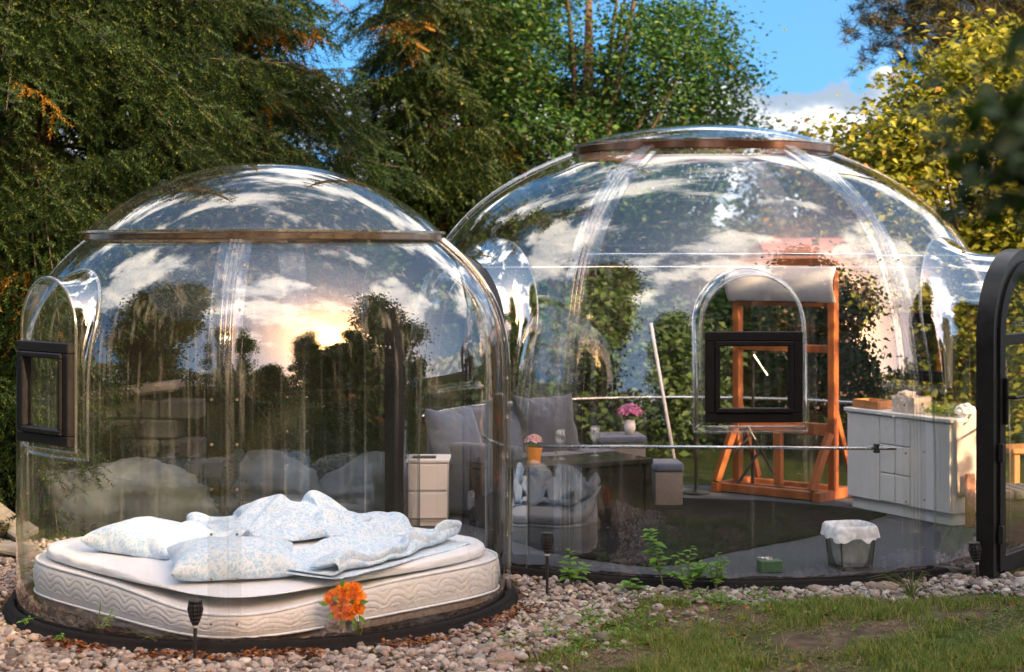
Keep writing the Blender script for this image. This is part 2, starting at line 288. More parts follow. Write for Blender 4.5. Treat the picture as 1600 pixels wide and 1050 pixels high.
# ------------------------------------------------------------------ object helpers
def P(px, py, Y):                               # point of the place seen at photo pixel (px, py), Y metres ahead
    return Vector(((px - 800) / FPX * Y, Y, EYE - (py - HOR) / FPX * Y))
def G(px, py, z=0.0):                           # same, on the level z
    return P(px, py, (EYE - z) * FPX / (py - HOR))
def link(name, me, m=None, parent=None, smooth=False):
    if m is not None:
        for x in (m if isinstance(m, (list, tuple)) else [m]): me.materials.append(x)
    o = bpy.data.objects.new(name, me); COL.objects.link(o)
    if parent is not None: o.parent = parent
    if smooth: me.shade_smooth()
    return o
def tag(o, label=None, cat=None, group=None, kind=None):
    if label: o['label'] = label
    if cat: o['category'] = cat
    if group: o['group'] = group
    if kind: o['kind'] = kind
    return o
def thing(name, label, cat, loc=(0, 0, 0), rz=0.0, group=None):
    o = bpy.data.objects.new(name, None); COL.objects.link(o); o.empty_display_size = 0.1
    o.location = loc; o.rotation_euler = (0, 0, rz)
    return tag(o, label, cat, group)
def raw(name, V, F, m=None, parent=None, smooth=False):
    me = bpy.data.meshes.new(name); me.from_pydata([tuple(v) for v in V], [], [tuple(f) for f in F]); me.update()
    return link(name, me, m, parent, smooth)
def np_mesh(name, V, F):                        # V (n,3), F (m,k) arrays
    me = bpy.data.meshes.new(name); V = np.ascontiguousarray(V, np.float32); F = np.ascontiguousarray(F, np.int32)
    k = F.shape[1]; me.vertices.add(len(V)); me.vertices.foreach_set('co', V.ravel())
    me.loops.add(F.size); me.loops.foreach_set('vertex_index', F.ravel())
    me.polygons.add(len(F)); me.polygons.foreach_set('loop_start', np.arange(0, F.size, k, dtype=np.int32))
    me.update(calc_edges=True); return me
def scatter(tv, tf, pos, rot, scl):             # merge copies of a template: pos (n,3), rot (n,3,3), scl (n,) or (n,3)
    tv = np.asarray(tv, float); tf = np.asarray(tf, int); n = len(pos)
    scl = np.asarray(scl, float)
    if scl.ndim == 1: scl = np.repeat(scl[:, None], 3, 1)
    V = np.einsum('nij,nvj->nvi', rot, tv[None] * scl[:, None, :]) + np.asarray(pos)[:, None, :]
    F = tf[None] + (np.arange(n) * len(tv))[:, None, None]
    return V.reshape(-1, 3), F.reshape(-1, tf.shape[1])
def frames(x, up):                              # rotation matrices whose first axis is x and third is near up
    x = x / np.linalg.norm(x, axis=1, keepdims=True)
    y = np.cross(up, x); y /= np.maximum(np.linalg.norm(y, axis=1, keepdims=True), 1e-6)
    z_ = np.cross(x, y); return np.stack([x, y, z_], 2)
def rand_dir(n, zlo=-1, zhi=1):
    a = RNG.uniform(0, 2 * PI, n); zz = RNG.uniform(zlo, zhi, n); r = np.sqrt(np.maximum(0, 1 - zz * zz))
    return np.stack([r * np.cos(a), r * np.sin(a), zz], 1)

class B:                                        # small solid builder, one mesh per build
    def __init__(s): s.bm = bmesh.new()
    def box(s, c, d, rz=0.0, bev=0.004, rot=None, seg=1):
        r = bmesh.ops.create_cube(s.bm, size=1.0); vs = r['verts']
        bmesh.ops.scale(s.bm, verts=vs, vec=d)
        if bev:
            es = list({e for v in vs for e in v.link_edges})
            rr = bmesh.ops.bevel(s.bm, geom=es, offset=min(bev, min(d) * 0.4), segments=seg, affect='EDGES', profile=0.6); vs = list({v for f in rr['faces'] for v in f.verts} | {v for v in vs if v.is_valid})
        m = (rot if rot is not None else Matrix.Rotation(rz, 3, 'Z'))
        bmesh.ops.transform(s.bm, matrix=Matrix.Translation(Vector(c)) @ m.to_4x4(), verts=vs); return s
    def bar(s, a, b, wd, th, up=(0, 0, 1), bev=0.004):   # square bar from a to b
        a, b = Vector(a), Vector(b); d = b - a; x = d.normalized(); u = Vector(up)
        y = u.cross(x)
        if y.length < 1e-4: y = Vector((0, 1, 0)).cross(x)
        y.normalize(); zz = x.cross(y)
        return s.box((a + b) / 2, (d.length, wd, th), bev=bev, rot=Matrix((x, y, zz)).transposed())
    def tube(s, pts, r, n=8, cap=True):
        pts = [Vector(p) for p in pts]; k = len(pts); rs = r if isinstance(r, (list, tuple)) else [r] * k
        rings = []; pn = None
        for i, p in enumerate(pts):
            t = (pts[min(i + 1, k - 1)] - pts[max(i - 1, 0)]).normalized()
            if pn is None: pn = t.orthogonal().normalized()
            pn = (pn - t * pn.dot(t)).normalized(); bn = t.cross(pn)
            rings.append([s.bm.verts.new(p + (pn * math.cos(2 * PI * j / n) + bn * math.sin(2 * PI * j / n)) * rs[i]) for j in range(n)])
        for a, b in zip(rings, rings[1:]):
            for j in range(n): s.bm.faces.new((a[j], a[(j + 1) % n], b[(j + 1) % n], b[j]))
        if cap: s.bm.faces.new(rings[0][::-1]); s.bm.faces.new(rings[-1])
        return s
    def lathe(s, prof, c=(0, 0, 0), n=24, fn=None):
        c = Vector(c); rings = []
        for r, z_ in prof:
            rings.append([s.bm.verts.new(c + Vector((r * math.cos(2 * PI * j / n), r * math.sin(2 * PI * j / n), z_ + (fn(2 * PI * j / n, r, z_) if fn else 0)))) for j in range(n)])
        for a, b in zip(rings, rings[1:]):
            for j in range(n): s.bm.faces.new((a[j], a[(j + 1) % n], b[(j + 1) % n], b[j]))
        if prof[0][0] > 1e-5 and prof[0][0] < 1e3 and getattr(s, 'capb', False): s.bm.faces.new(rings[0][::-1])
        return s
    def build(s, name, m, parent=None, smooth=False, auto=None):
        bmesh.ops.remove_doubles(s.bm, verts=s.bm.verts, dist=1e-5)
        bmesh.ops.recalc_face_normals(s.bm, faces=s.bm.faces)
        me = bpy.data.meshes.new(name); s.bm.to_mesh(me); s.bm.free(); me.update()
        o = link(name, me, m, parent, smooth)
        if auto: me.set_sharp_from_angle(angle=R_(auto)); me.shade_smooth(); me.set_sharp_from_angle(angle=R_(auto))
        return o
def copy_tree(o, parent=None):
    c = o.copy(); COL.objects.link(c); c.parent = parent
    for ch in list(o.children): copy_tree(ch, c)
    return c

# ------------------------------------------------------------------ ground
def ground_mat():
    m, t = new_mat('garden_ground'); p = principled(t, Roughness=0.95); p.inputs['Specular IOR Level'].default_value = 0.03
    tc = t.nodes.new('ShaderNodeTexCoord'); s = N(t, 'ShaderNodeSeparateXYZ'); t.links.new(tc.outputs['Object'], s.inputs[0])
    def nz(sc, d=6):
        n = N(t, 'ShaderNodeTexNoise'); n.inputs['Scale'].default_value = sc; n.inputs['Detail'].default_value = d; t.links.new(tc.outputs['Object'], n.inputs[0]); return n.outputs[0]
    soil = ramp_n(t, nz(9, 8), [(0.3, (0.055, 0.042, 0.032)), (0.5, (0.10, 0.075, 0.055)), (0.72, (0.17, 0.13, 0.095))])
    moss = ramp_n(t, nz(14, 6), [(0.3, (0.035, 0.05, 0.014)), (0.7, (0.075, 0.095, 0.028))])
    patch = ramp_n(t, nz(1.6, 5), [(0.42, 0.0), (0.56, 1.0)])
    near = mix_n(t, patch, soil, moss)
    lawn = ramp_n(t, nz(5, 8), [(0.3, (0.009, 0.017, 0.006)), (0.7, (0.022, 0.033, 0.009))])
    far = ramp_n(t, math_n(t, 'MULTIPLY', s.outputs[1], 0.05), [(0.58, 0.0), (0.66, 1.0)])
    back = ramp_n(t, math_n(t, 'MULTIPLY', s.outputs[1], 0.1), [(0.60, 1.0), (0.66, 0.0)])     # lawn again on the camera's side
    t.links.new(mix_n(t, math_n(t, 'MAXIMUM', far, back), near, lawn), p.inputs['Base Color'])
    b = t.nodes.new('ShaderNodeBump'); b.inputs['Strength'].default_value = 0.8; b.inputs['Distance'].default_value = 0.03; t.links.new(nz(30, 6), b.inputs['Height']); t.links.new(b.outputs[0], p.inputs['Normal'])
    return m
g = raw('ground', [(-300, -300, 0), (300, -300, 0), (300, 300, 0), (-300, 300, 0)], [(0, 1, 2, 3)], ground_mat()); tag(g, 'garden ground of soil, moss and lawn around the domes', None, None, 'structure')

# ------------------------------------------------------------------ domes
SC = Vector((-1.283, 9.0)); BC = Vector((1.228, 11.12))
def R_small(z_):
    if z_ < 1.06: return 1.25
    t = (z_ - 1.06) / 0.80; return 1.25 - 0.345 * t ** 3.0
def R_big(z_):
    if z_ < 0.55: return 1.90
    t = min((z_ - 0.55) / (2.43 - 0.55), 1.0)
    return 1.90 - 0.46 * t ** 2.4 - 0.63 * t ** 6.2
def az_dir(a): return Vector((math.sin(a), -math.cos(a), 0))
class Hole:                                     # arch-topped opening round azimuth a: half width hw, from z0 to top
    def __init__(s, a, hw, z0, top, s_out, flare=0.0): s.a, s.hw, s.z0, s.top, s.s_out, s.fl = R_(a), hw, z0, top, s_out, flare
    def inside(s, l, z_, grow):
        hw = s.hw + grow; top = s.top + grow; z1 = top - hw; z0 = s.z0 - (grow if s.z0 > 0.2 else 0)
        if z_ < z0: return False
        return abs(l) < hw if z_ <= z1 else math.hypot(l, z_ - z1) < hw
    def nearest(s, l, z_, grow):
        hw = s.hw + grow; top = s.top + grow; z1 = top - hw; z0 = s.z0 - (grow if s.z0 > 0.2 else 0)
        if z_ > z1:
            d = math.hypot(l, z_ - z1) or 1e-6; return l / d * hw, z1 + (z_ - z1) / d * hw
        if z0 > 0.2 and abs(z_ - z0) < abs(abs(l) - hw): return max(-hw, min(hw, l)), z0
        return math.copysign(hw, l), max(z_, z0 if z0 > 0.2 else 0)
    def outline(s, grow, closed, na=28, ns=22):
        hw = s.hw + grow; z1 = s.top - s.hw; z0 = s.z0 - (grow if s.z0 > 0.2 else 0)
        pts = [(-hw, z0 + (z1 - z0) * i / ns) for i in range(ns)]
        pts += [(-hw * math.cos(PI * i / na), z1 + hw * math.sin(PI * i / na)) for i in range(na + 1)]
        pts += [(hw, z1 + (z0 - z1) * (i + 1) / ns) for i in range(ns)]
        if closed: pts += [(hw - 2 * hw * (i + 1) / 12, z0) for i in range(11)]
        return pts
def shell_panel(parent, Rf, a0, a1, zt, holes, step=1.0, zstep=0.022):
    na = max(2, round(math.degrees(a1 - a0) / step)); nz = round(zt / zstep)
    zs = [zt * i / nz for i in range(nz + 1)]; az = [a0 + (a1 - a0) * j / na for j in range(na + 1)]
    grid = [[[a, z_, False] for a in az] for z_ in zs]
    keep = []
    def wrap(a): return (a + PI) % (2 * PI) - PI
    for i in range(nz):
        for j in range(na):
            zc = (zs[i] + zs[i + 1]) / 2; ac = (az[j] + az[j + 1]) / 2; ok = True
            for h in holes:
                da = wrap(ac - h.a)
                if abs(da) < 1.0 and h.inside(Rf(zc) * math.sin(da), zc, h.fl): ok = False
            if ok: keep.append((i, j))
    ks = set(keep)
    for h in holes:
        for i in range(nz + 1):
            for j in range(na + 1):
                adj = [(i + di, j + dj) for di in (-1, 0) for dj in (-1, 0) if 0 <= i + di < nz and 0 <= j + dj < na]
                n_in = sum(1 for q in adj if q in ks)
                if 0 < n_in < len(adj):
                    da = wrap(az[j] - h.a)
                    if abs(da) < 1.0:
                        l, z_ = h.nearest(Rf(zs[i]) * math.sin(da), zs[i], h.fl)
                        if math.hypot(l - Rf(zs[i]) * math.sin(da), z_ - zs[i]) < 0.06:
                            grid[i][j] = [h.a + math.asin(max(-1, min(1, l / Rf(z_)))), z_, True]
    V = []; idx = {}
    def vid(i, j):
        if (i, j) not in idx:
            a, z_, _ = grid[i][j]; r = Rf(z_); idx[(i, j)] = len(V); V.append((r * math.sin(a), -r * math.cos(a), z_))
        return idx[(i, j)]
    F = [(vid(i, j), vid(i, j + 1), vid(i + 1, j + 1), vid(i + 1, j)) for i, j in keep]
    return raw('shell_panel', V, F, M_SHELL, parent, True)
_b = B(); _b.tube([(0, 0, 0), (0, 0, 0.006)], 0.0065, 8); _o = _b.build('screw', M_SCREW); ME_SCREW = _o.data; bpy.data.objects.remove(_o)
def rib(parent, Rf, a, z0, zt, m=None, wd=0.15, ch=0.062, hh=0.026):
    """two flat screwed flanges with a raised channel between them"""
    n = 44; sec = [(-wd / 2, 0.003), (-wd / 2, 0.009), (-ch / 2 - 0.004, 0.009)]
    for c_ in (-1, 0, 1):                       # three half-round flutes
        for q in range(7): sec.append((ch / 3 * c_ - ch / 6 * math.cos(PI * q / 6), 0.010 + (hh - 0.008) * math.sin(PI * q / 6)))
    sec += [(ch / 2 + 0.004, 0.009), (wd / 2, 0.009), (wd / 2, 0.003)]
    V = []; F = []; k = len(sec)
    for i in range(n + 1):
        z_ = z0 + (zt - z0) * i / n; r = Rf(z_); dz = 0.004
        slope = (Rf(min(z_ + dz, zt)) - Rf(max(z_ - dz, 0))) / (min(z_ + dz, zt) - max(z_ - dz, 0)); nn = Vector((1, 0, -slope)).normalized()
        for (l, o) in sec:
            rr = r + o * nn.x; zz = z_ + o * nn.z; aa = a + l / max(r, 0.2)
            V.append((rr * math.sin(aa), -rr * math.cos(aa), zz))
    for i in range(n):
        for j in range(k):
            F.append((i * k + j, i * k + (j + 1) % k, (i + 1) * k + (j + 1) % k, (i + 1) * k + j))
    F.append(tuple(range(k))[::-1]); F.append(tuple(range(n * k, n * k + k)))
    o = raw('rib', V, F, M_RIB, parent); o.data.set_sharp_from_angle(angle=R_(50)); o.data.shade_smooth(); o.data.set_sharp_from_angle(angle=R_(50))
    ns = 9
    for i in range(ns):
        z_ = z0 + (zt - z0) * (i + 0.5) / ns; r = Rf(z_)
        for sgn in (-1, 1):
            d = az_dir(a + sgn * (wd / 2 - 0.018) / r); sc_ = bpy.data.objects.new('screw', ME_SCREW); COL.objects.link(sc_); sc_.parent = o
            sc_.matrix_local = Matrix.Translation(d * (r + 0.008) + Vector((0, 0, z_))) @ d.to_track_quat('Z', 'Y').to_matrix().to_4x4()
    return o
def arch_tunnel(parent, h, Rf, name, m, closed, s_out=None):
    d = az_dir(h.a); u = Vector((math.cos(h.a), math.sin(h.a), 0)); s_o = s_out or h.s_out; n = 12; V = []; F = []
    k = None
    for i in range(n + 1):
        t = i / n; gr = h.fl * (1 - t) ** 3.2; pts = h.outline(gr, closed); k = len(pts)
        for (l, z_) in pts:
            s_in = math.sqrt(max(Rf(max(z_, 0)) ** 2 - l * l, 0.01)); s_ = s_in + (s_o - s_in) * (t ** 1.25)
            V.append(d * s_ + u * l + Vector((0, 0, z_)))
    kk = k if closed else k - 1
    for i in range(n):
        for j in range(kk): F.append((i * k + j, (i + 1) * k + j, (i + 1) * k + (j + 1) % k, i * k + (j + 1) % k))
    o = raw(name, V, F, m, parent, True)
    # seam bead where tunnel and shell meet
    pts = h.outline(h.fl, closed); q = []
    for (l, z_) in pts:
        s_in = math.sqrt(max(Rf(max(z_, 0)) ** 2 - l * l, 0.01)); q.append(d * (s_in + 0.004) + u * l + Vector((0, 0, z_)))
    if closed: q.append(q[0].copy())
    B().tube(q, 0.007, 6).build('seam_bead', M_EDGE, o, True)
    return o, d, u
def window_pod(parent, a, Rf, s_out, hw=0.27, z0=0.875, top=1.68):
    h = Hole(a, hw, z0, top, s_out, 0.035)
    o, d, u = arch_tunnel(parent, h, Rf, 'window_pod', M_POD, True)
    def at(l, z_, s_): return d * s_ + u * l + Vector((0, 0, z_))
    pts = h.outline(0, True); q = [at(l, z_, s_out) for l, z_ in pts]; q.append(q[0].copy())
    B().tube(q, 0.008, 6).build('pod_rim', M_EDGE, o, True)
    fz1 = 1.385; z1 = top - hw                  # clear plate over the frame
    arc = [(hw, fz1)] + [(hw * math.cos(PI * i / 20), z1 + hw * math.sin(PI * i / 20)) for i in range(21)] + [(-hw, fz1)]
    raw('arch_plate', [at(l, z_, s_out) for l, z_ in arc], [tuple(range(len(arc)))], M_SHELL, o)
    rot = Matrix((u, -d, Vector((0, 0, 1)))).transposed()
    ow, oh, bw, zc = hw - 0.012, 0.24, 0.05, (z0 + 0.02 + fz1) / 2
    b = B()
    for (l, dz, sx_, sz_) in ((0, oh - bw / 2, 2 * ow, bw), (0, -oh + bw / 2, 2 * ow, bw), (-ow + bw / 2, 0, bw, 2 * oh - 2 * bw), (ow - bw / 2, 0, bw, 2 * oh - 2 * bw)):
        b.box(at(l, zc + dz, s_out + 0.012), (sx_, 0.05, sz_), rot=rot, bev=0.005)
    fr = b.build('window_frame', M_BLACK, o)
    b = B(); iw, ih, ib = ow - bw, oh - bw, 0.026
    for (l, dz, sx_, sz_) in ((0, ih - ib / 2, 2 * iw, ib), (0, -ih + ib / 2, 2 * iw, ib), (-iw + ib / 2, 0, ib, 2 * ih - 2 * ib), (iw - ib / 2, 0, ib, 2 * ih - 2 * ib)):
        b.box(at(l, zc + dz, s_out + 0.022), (sx_, 0.05, sz_), rot=rot, bev=0.005)
    b.build('window_sash', M_BLACK, o)
    b = B(); b.box(at(0, zc, s_out + 0.012), (2 * (iw - ib), 0.006, 2 * (ih - ib)), rot=rot, bev=0); b.build('pane', M_PANE, o)
    return h
def arch_frame(parent, h, d, u, s0, depth, face, m, name, inner=True):
    """solid arch: outline grown by 0.02, face wide, running depth along d"""
    V = []; F = []; outs = h.outline(0.022, False); ins = h.outline(-face, False); k = len(outs)
    for s_ in (s0, s0 + depth):
        for pts in (outs, ins):
            for (l, z_) in pts: V.append(d * s_ + u * l + Vector((0, 0, max(z_, 0.0))))
    for j in range(k - 1):
        F += [(j, j + 1, k + j + 1, k + j), (2 * k + j, 3 * k + j, 3 * k + j + 1, 2 * k + j + 1), (j, 2 * k + j, 2 * k + j + 1, j + 1), (k + j, k + j + 1, 3 * k + j + 1, 3 * k + j)]
    F += [(0, k, 3 * k, 2 * k), (k - 1, 3 * k - 1, 4 * k - 1, 2 * k - 1)]
    o = raw(name, V, F, m, parent, True); o.data.set_sharp_from_angle(angle=R_(40)); return o
def base_ring(parent, r, name='base_ring', h=0.05):
    rg = random.Random(int(r * 100))
    rag = [0.5 + 0.5 * mnoise.noise(Vector((math.cos(i * 2 * PI / 360) * 9, math.sin(i * 2 * PI / 360) * 9, r))) + 0.35 * mnoise.noise(Vector((math.cos(i * 2 * PI / 360) * 40, math.sin(i * 2 * PI / 360) * 40, r))) for i in range(360)]
    b = B(); b.lathe([(r + 0.005, -0.02), (r + 0.062, -0.02), (r + 0.066, 0.0), (r + 0.062, 0.016), (r + 0.046, 0.020), (r + 0.042, h - 0.012), (r + 0.032, h), (r + 0.012, h), (r + 0.005, h - 0.01), (r + 0.005, -0.02)], n=180)
    o = b.build(name, M_RUBBER, parent, True)
    b = B(); n = 360
    b.lathe([(r - 0.012, -0.02), (r - 0.012, 0.02), (r - 0.014, 0.05)], n=n, fn=lambda a, rr, z_: 0.03 * rag[int(round(a / (2 * PI) * 360)) % 360] if z_ > 0.04 else 0)
    b.build('liner_edge', M_LINER, o, True)
    return o
def cap(parent, r, z0, apex, ring_h, over, rm=None):
    b = B(); b.lathe([(r - 0.01, z0), (r + over, z0), (r + over + 0.006, z0 + 0.006), (r + over + 0.006, z0 + ring_h - 0.006), (r + over, z0 + ring_h), (r - 0.01, z0 + ring_h), (r - 0.01, z0)], n=160)
    o = b.build('cap_ring', rm or M_BRONZE, parent, auto=40)
    b = B(); b.lathe([(r + over - 0.01, z0 + ring_h), (r + over + 0.02, z0 + ring_h + 0.001), (r + over + 0.02, z0 + ring_h + 0.012), (r + over - 0.01, z0 + ring_h + 0.013)], n=160); b.build('cap_rim', M_EDGE, o, auto=40)
    c = B(); n = 48; zb = z0 + ring_h + 0.012; hh = apex - zb; rr = r + over; Rc = (rr * rr + hh * hh) / (2 * hh); zc = apex - Rc; th = math.asin(rr / Rc)
    c.lathe([(max(Rc * math.sin(th * (1 - i / n)), 1e-4), zc + Rc * math.cos(th * (1 - i / n))) for i in range(n + 1)], n=128)
    c.build('cap_dome', M_SHELL, parent, True)

# --- small dome
sd = thing('bubble_dome', 'smaller clear bubble dome with the mattress inside it', 'dome', (SC.x, SC.y, 0))
base_ring(sd, 1.25)
fl = B(); fl.lathe([(1.245, 0.004), (0.001, 0.006)], n=96); fl.build('floor_liner', M_LINER, sd)
sh_w = window_pod(sd, -45, R_small, 1.262, hw=0.245)
sh_d = Hole(137.5, 0.44, 0.02, 1.78, 1.32, 0.05)
for k in range(4): shell_panel(sd, R_small, k * PI / 2, (k + 1) * PI / 2, 1.86, [Hole(-45, 0.245, 0.875, 1.68, 1.26, 0.035), sh_d], 1.0)
for k in range(4): rib(sd, R_small, k * PI / 2 - 0.005, 0.03, 1.855 if k != 0 else 1.84)
tn, d_, u_ = arch_tunnel(sd, sh_d, R_small, 'door_tunnel', M_POD, False, 1.29)
arch_frame(sd, sh_d, d_, u_, 1.285, 0.075, 0.06, M_FRAME2, 'door_frame')
cap(sd, 0.905, 1.858, 2.265, 0.036, 0.012)

# --- big dome
bd = thing('bubble_dome', 'larger clear bubble dome furnished with sofa, easel and sideboard', 'dome', (BC.x, BC.y, 0))
base_ring(bd, 1.90)
fl = B(); fl.lathe([(1.89, 0.058), (0.001, 0.06)], n=128); tag(fl.build('floor_carpet', M_CARPET, bd), 'grey carpet floor of the larger dome')
wins = [Hole(a, 0.27, 0.875, 1.68, 1.95, 0.035) for a in (1.5, 122, -122)]
for h in wins: window_pod(bd, math.degrees(h.a), R_big, 1.96)
bt = Hole(-53.8, 0.46, 0.02, 1.79, 1.90, 0.09); dr = Hole(53.0, 0.47, 0.02, 1.80, 2.03, 0.09)
ribs = [-29, 31, 91, 150, 210, 270]
for k in range(6):
    a0 = R_(ribs[k]); a1 = R_(ribs[(k + 1) % 6] + (360 if k == 5 else 0)); shell_panel(bd, R_big, a0, a1, 2.43, wins + [bt, dr], 0.8)
for k in range(6): rib(bd, R_big, R_(ribs[k]), 0.04, 2.42, wd=0.17, ch=0.075, hh=0.03)
arch_tunnel(bd, bt, R_big, 'passage_tunnel', M_POD, False)
tn, d_, u_ = arch_tunnel(bd, dr, R_big, 'door_tunnel', M_POD, False)
cap(bd, 0.815, 2.425, 2.62, 0.05, 0.01, M_SUNLIT_RING)
# door of the big dome
dfr = arch_frame(bd, dr, d_, u_, 2.03, 0.10, 0.055, M_FRAME2, 'door_frame')
leaf = arch_frame(bd, Hole(53.0, 0.41, 0.045, 1.735, 2.06), d_, u_, 2.095, 0.05, 0.055, M_BLACK, 'door_leaf')
rotd = Matrix((u_, -d_, Vector((0, 0, 1)))).transposed()
def datp(l, z_, s_): return d_ * s_ + u_ * l + Vector((0, 0, z_))
b = B(); b.box(datp(0, 1.315, 2.12), (0.72, 0.046, 0.06), rot=rotd); b.build('door_rail', M_BLACK, leaf)
b = B(); b.box(datp(0, 0.075, 2.12), (0.72, 0.046, 0.10), rot=rotd); b.build('door_rail', M_BLACK, leaf)
b = B(); b.box(datp(0, 0.71, 2.12), (0.715, 0.006, 1.15), rot=rotd, bev=0); b.build('pane', M_PANE, leaf)
arc = [(0.355 * math.cos(PI * i / 20), 1.345 + 0.33 * math.sin(PI * i / 20)) for i in range(21)]
raw('pane', [datp(l, z_, 2.12) for l, z_ in arc], [tuple(range(len(arc)))], M_PANE, leaf)
b = B(); b.box(datp(-0.375, 0.98, 2.157), (0.03, 0.02, 0.26), rot=rotd, bev=0.006); b.tube([datp(-0.375, 1.0, 2.16), datp(-0.375, 1.0, 2.205), datp(-0.26, 1.0, 2.21)], 0.010, 8); b.build('door_handle', M_BLACK, leaf)
for z_ in (0.70, 0.25):
    b = B(); b.box(datp(-0.435, z_, 2.15), (0.02, 0.03, 0.10), rot=rotd); b.build('hinge', M_STRAP, dfr)
# tube rails round the inside
def rail(a0, a1, z_, r=0.0095, rr=None, straight=False):
    if straight: pts = [az_dir(R_(a)) * ((rr or R_big(z_) - 0.05)) + Vector((0, 0, z_)) for a in (a0, a1)]
    else: pts = [az_dir(R_(a0 + (a1 - a0) * i / 24)) * ((rr or R_big(z_) - 0.05)) + Vector((0, 0, z_)) for i in range(25)]
    return B().tube(pts, r, 8).build('tube_rail', M_STEEL, bd, True)
def clamp(parent, a, z_, rr, f=None):
    p = az_dir(R_(a)) * rr + Vector((0, 0, z_)) if f is None else f
    b = B(); b.box(p + Vector((0, 0, 0.018)), (0.03, 0.03, 0.014), rz=R_(a)); b.box(p - Vector((0, 0, 0.018)), (0.03, 0.03, 0.014), rz=R_(a)); b.box(p, (0.014, 0.034, 0.05), rz=R_(a)); b.build('clamp', M_STRAP, parent)
r1 = rail(-37, 30, 0.715, straight=True, rr=1.80)
e0, e1 = az_dir(R_(-37)) * 1.80, az_dir(R_(30)) * 1.80
clamp(r1, 30, 0.715, 0, e0.lerp(e1, 0.945) + Vector((0, 0, 0.715)))
r2 = rail(-30, 30, 1.79, straight=True, rr=1.62, r=0.007); clamp(r2, 30, 1.79, 1.6)
rail(30, 72, 1.78, straight=True, rr=1.60, r=0.007)
rail(100, 260, 0.72); rail(72, 100, 0.72, rr=1.82); rail(95, 265, 1.70, r=0.007, rr=1.58)

# ------------------------------------------------------------------ bed in the small dome
def rsq(theta, half, pw=5.0):                   # rounded square with a corner towards the camera
    t = theta - PI / 4; c, s_ = abs(math.cos(t)), abs(math.sin(t)); return half / ((c ** pw + s_ ** pw) ** (1 / pw))
BEDC = Vector((-1.275, 9.02, 0))
def droop(x, y): return -0.062 * math.exp(-((x ** 2 + (y + 1.2) ** 2) / 0.32))
mt = thing('mattress', 'quilted white mattress lying in the smaller dome with one corner forward', 'mattress', BEDC)
def soft_slab(name, half, z0, z1, m, parent, side_fn=None, nt=420, ns=26, top_noise=0.004, pw=5.0, edge=0.03, droopf=1.0, out=None):
    V = []; F = []; rows = []
    for i in range(ns + 1):                     # side from bottom to top
        q = i / ns; row = []
        for j in range(nt):
            th = 2 * PI * j / nt; r = rsq(th, half, pw) + (out(th) if out else 0); x, y = math.cos(th), math.sin(th)
            e = side_fn(th, q, r) if side_fn else 0.0
            rr = r - edge * (1 - math.sqrt(max(0, 1 - max(0, (q - 0.8) / 0.2) ** 2))) - 0.5 * edge * max(0, (0.12 - q) / 0.12) ** 2 + e
            zz = z0 + (z1 - z0) * q; X, Y = rr * x, rr * y
            row.append(len(V)); V.append((X, Y, zz + droopf * droop(X, Y) * q))
        rows.append(row)
    base_r = [math.hypot(V[v][0], V[v][1]) for v in rows[-1]]
    nr = 24
    for k in range(1, nr):
        f = 1 - k / nr; row = []
        for j in range(nt):
            th = 2 * PI * j / nt; X, Y = base_r[j] * f * math.cos(th), base_r[j] * f * math.sin(th)
            nzv = top_noise * mnoise.fractal(Vector((X * 3, Y * 3, z1)), 1.0, 2.0, 4)
            row.append(len(V)); V.append((X, Y, z1 + droopf * droop(X, Y) + nzv + 0.012 * (1 - f)))
        rows.append(row)
    c = len(V); V.append((0, 0, z1 + 0.012))
    for a, b_ in zip(rows, rows[1:]):
        for j in range(nt): F.append((a[j], a[(j + 1) % nt], b_[(j + 1) % nt], b_[j]))
    for j in range(nt): F.append((rows[-1][j], rows[-1][(j + 1) % nt], c))
    return raw(name, V, F, m, parent, True)
def quilt(th, q, r):
    s_ = th * 1.05; e = 0.0
    if 0.26 < q < 0.9:
        qq = (q - 0.26) / 0.64 * 3.1
        ph = qq - 0.55 * math.sin(s_ * 36.0) - 0.10 * math.sin(s_ * 72 + 1)
        fr = ph - math.floor(ph); e = -0.0027 * math.exp(-(min(fr, 1 - fr) / 0.06) ** 2) + 0.0013 * math.sin(PI * fr)
    return e + 0.012 * math.sin(PI * q) + 0.004 * mnoise.noise(Vector((math.cos(th) * 6, math.sin(th) * 6, q * 2)))
body = soft_slab('mattress_body', 0.975, 0.050, 0.215, M_MATT, mt, quilt, nt=1100, ns=40, edge=0.02)
soft_slab('mattress_underside', 0.966, 0.006, 0.062, M_MATT_UNDER, mt, lambda th, q, r: 0.004 * mnoise.noise(Vector((math.cos(th) * 14, math.sin(th) * 14, q * 3))), nt=300, ns=4, edge=0.01)
for zq, rad in ((0.214, 0.0085), (0.056, 0.006)):
    pts = []
    for j in range(241):
        th = 2 * PI * j / 240; r = rsq(th, 0.978, 5.0) - (0.008 if zq > 0.1 else -0.002); X, Y = r * math.cos(th), r * math.sin(th); pts.append((X, Y, zq + droop(X, Y) * (1 if zq > 0.1 else 0.05)))
    B().tube(pts, rad, 6, cap=False).build('piping', M_SHEET, mt, True)
sh = thing('bed_sheet', 'white fitted sheet pulled over the thin topper on the mattress', 'bed sheet', BEDC + Vector((0.0, 0.02, 0)))
soft_slab('sheet_cover', 0.93, 0.222, 0.278, M_SHEET, sh, lambda th, q, r: 0.010 * mnoise.fractal(Vector((math.cos(th) * 7, math.sin(th) * 7, q * 1.2)), 1.0, 2.0, 3) * (0.4 + q) + 0.012 * math.sin(PI * q), nt=420, ns=12, top_noise=0.012, edge=0.045, pw=4.6, out=lambda th: 0.018 * mnoise.noise(Vector((math.cos(th) * 2.5, math.sin(th) * 2.5, 5))))

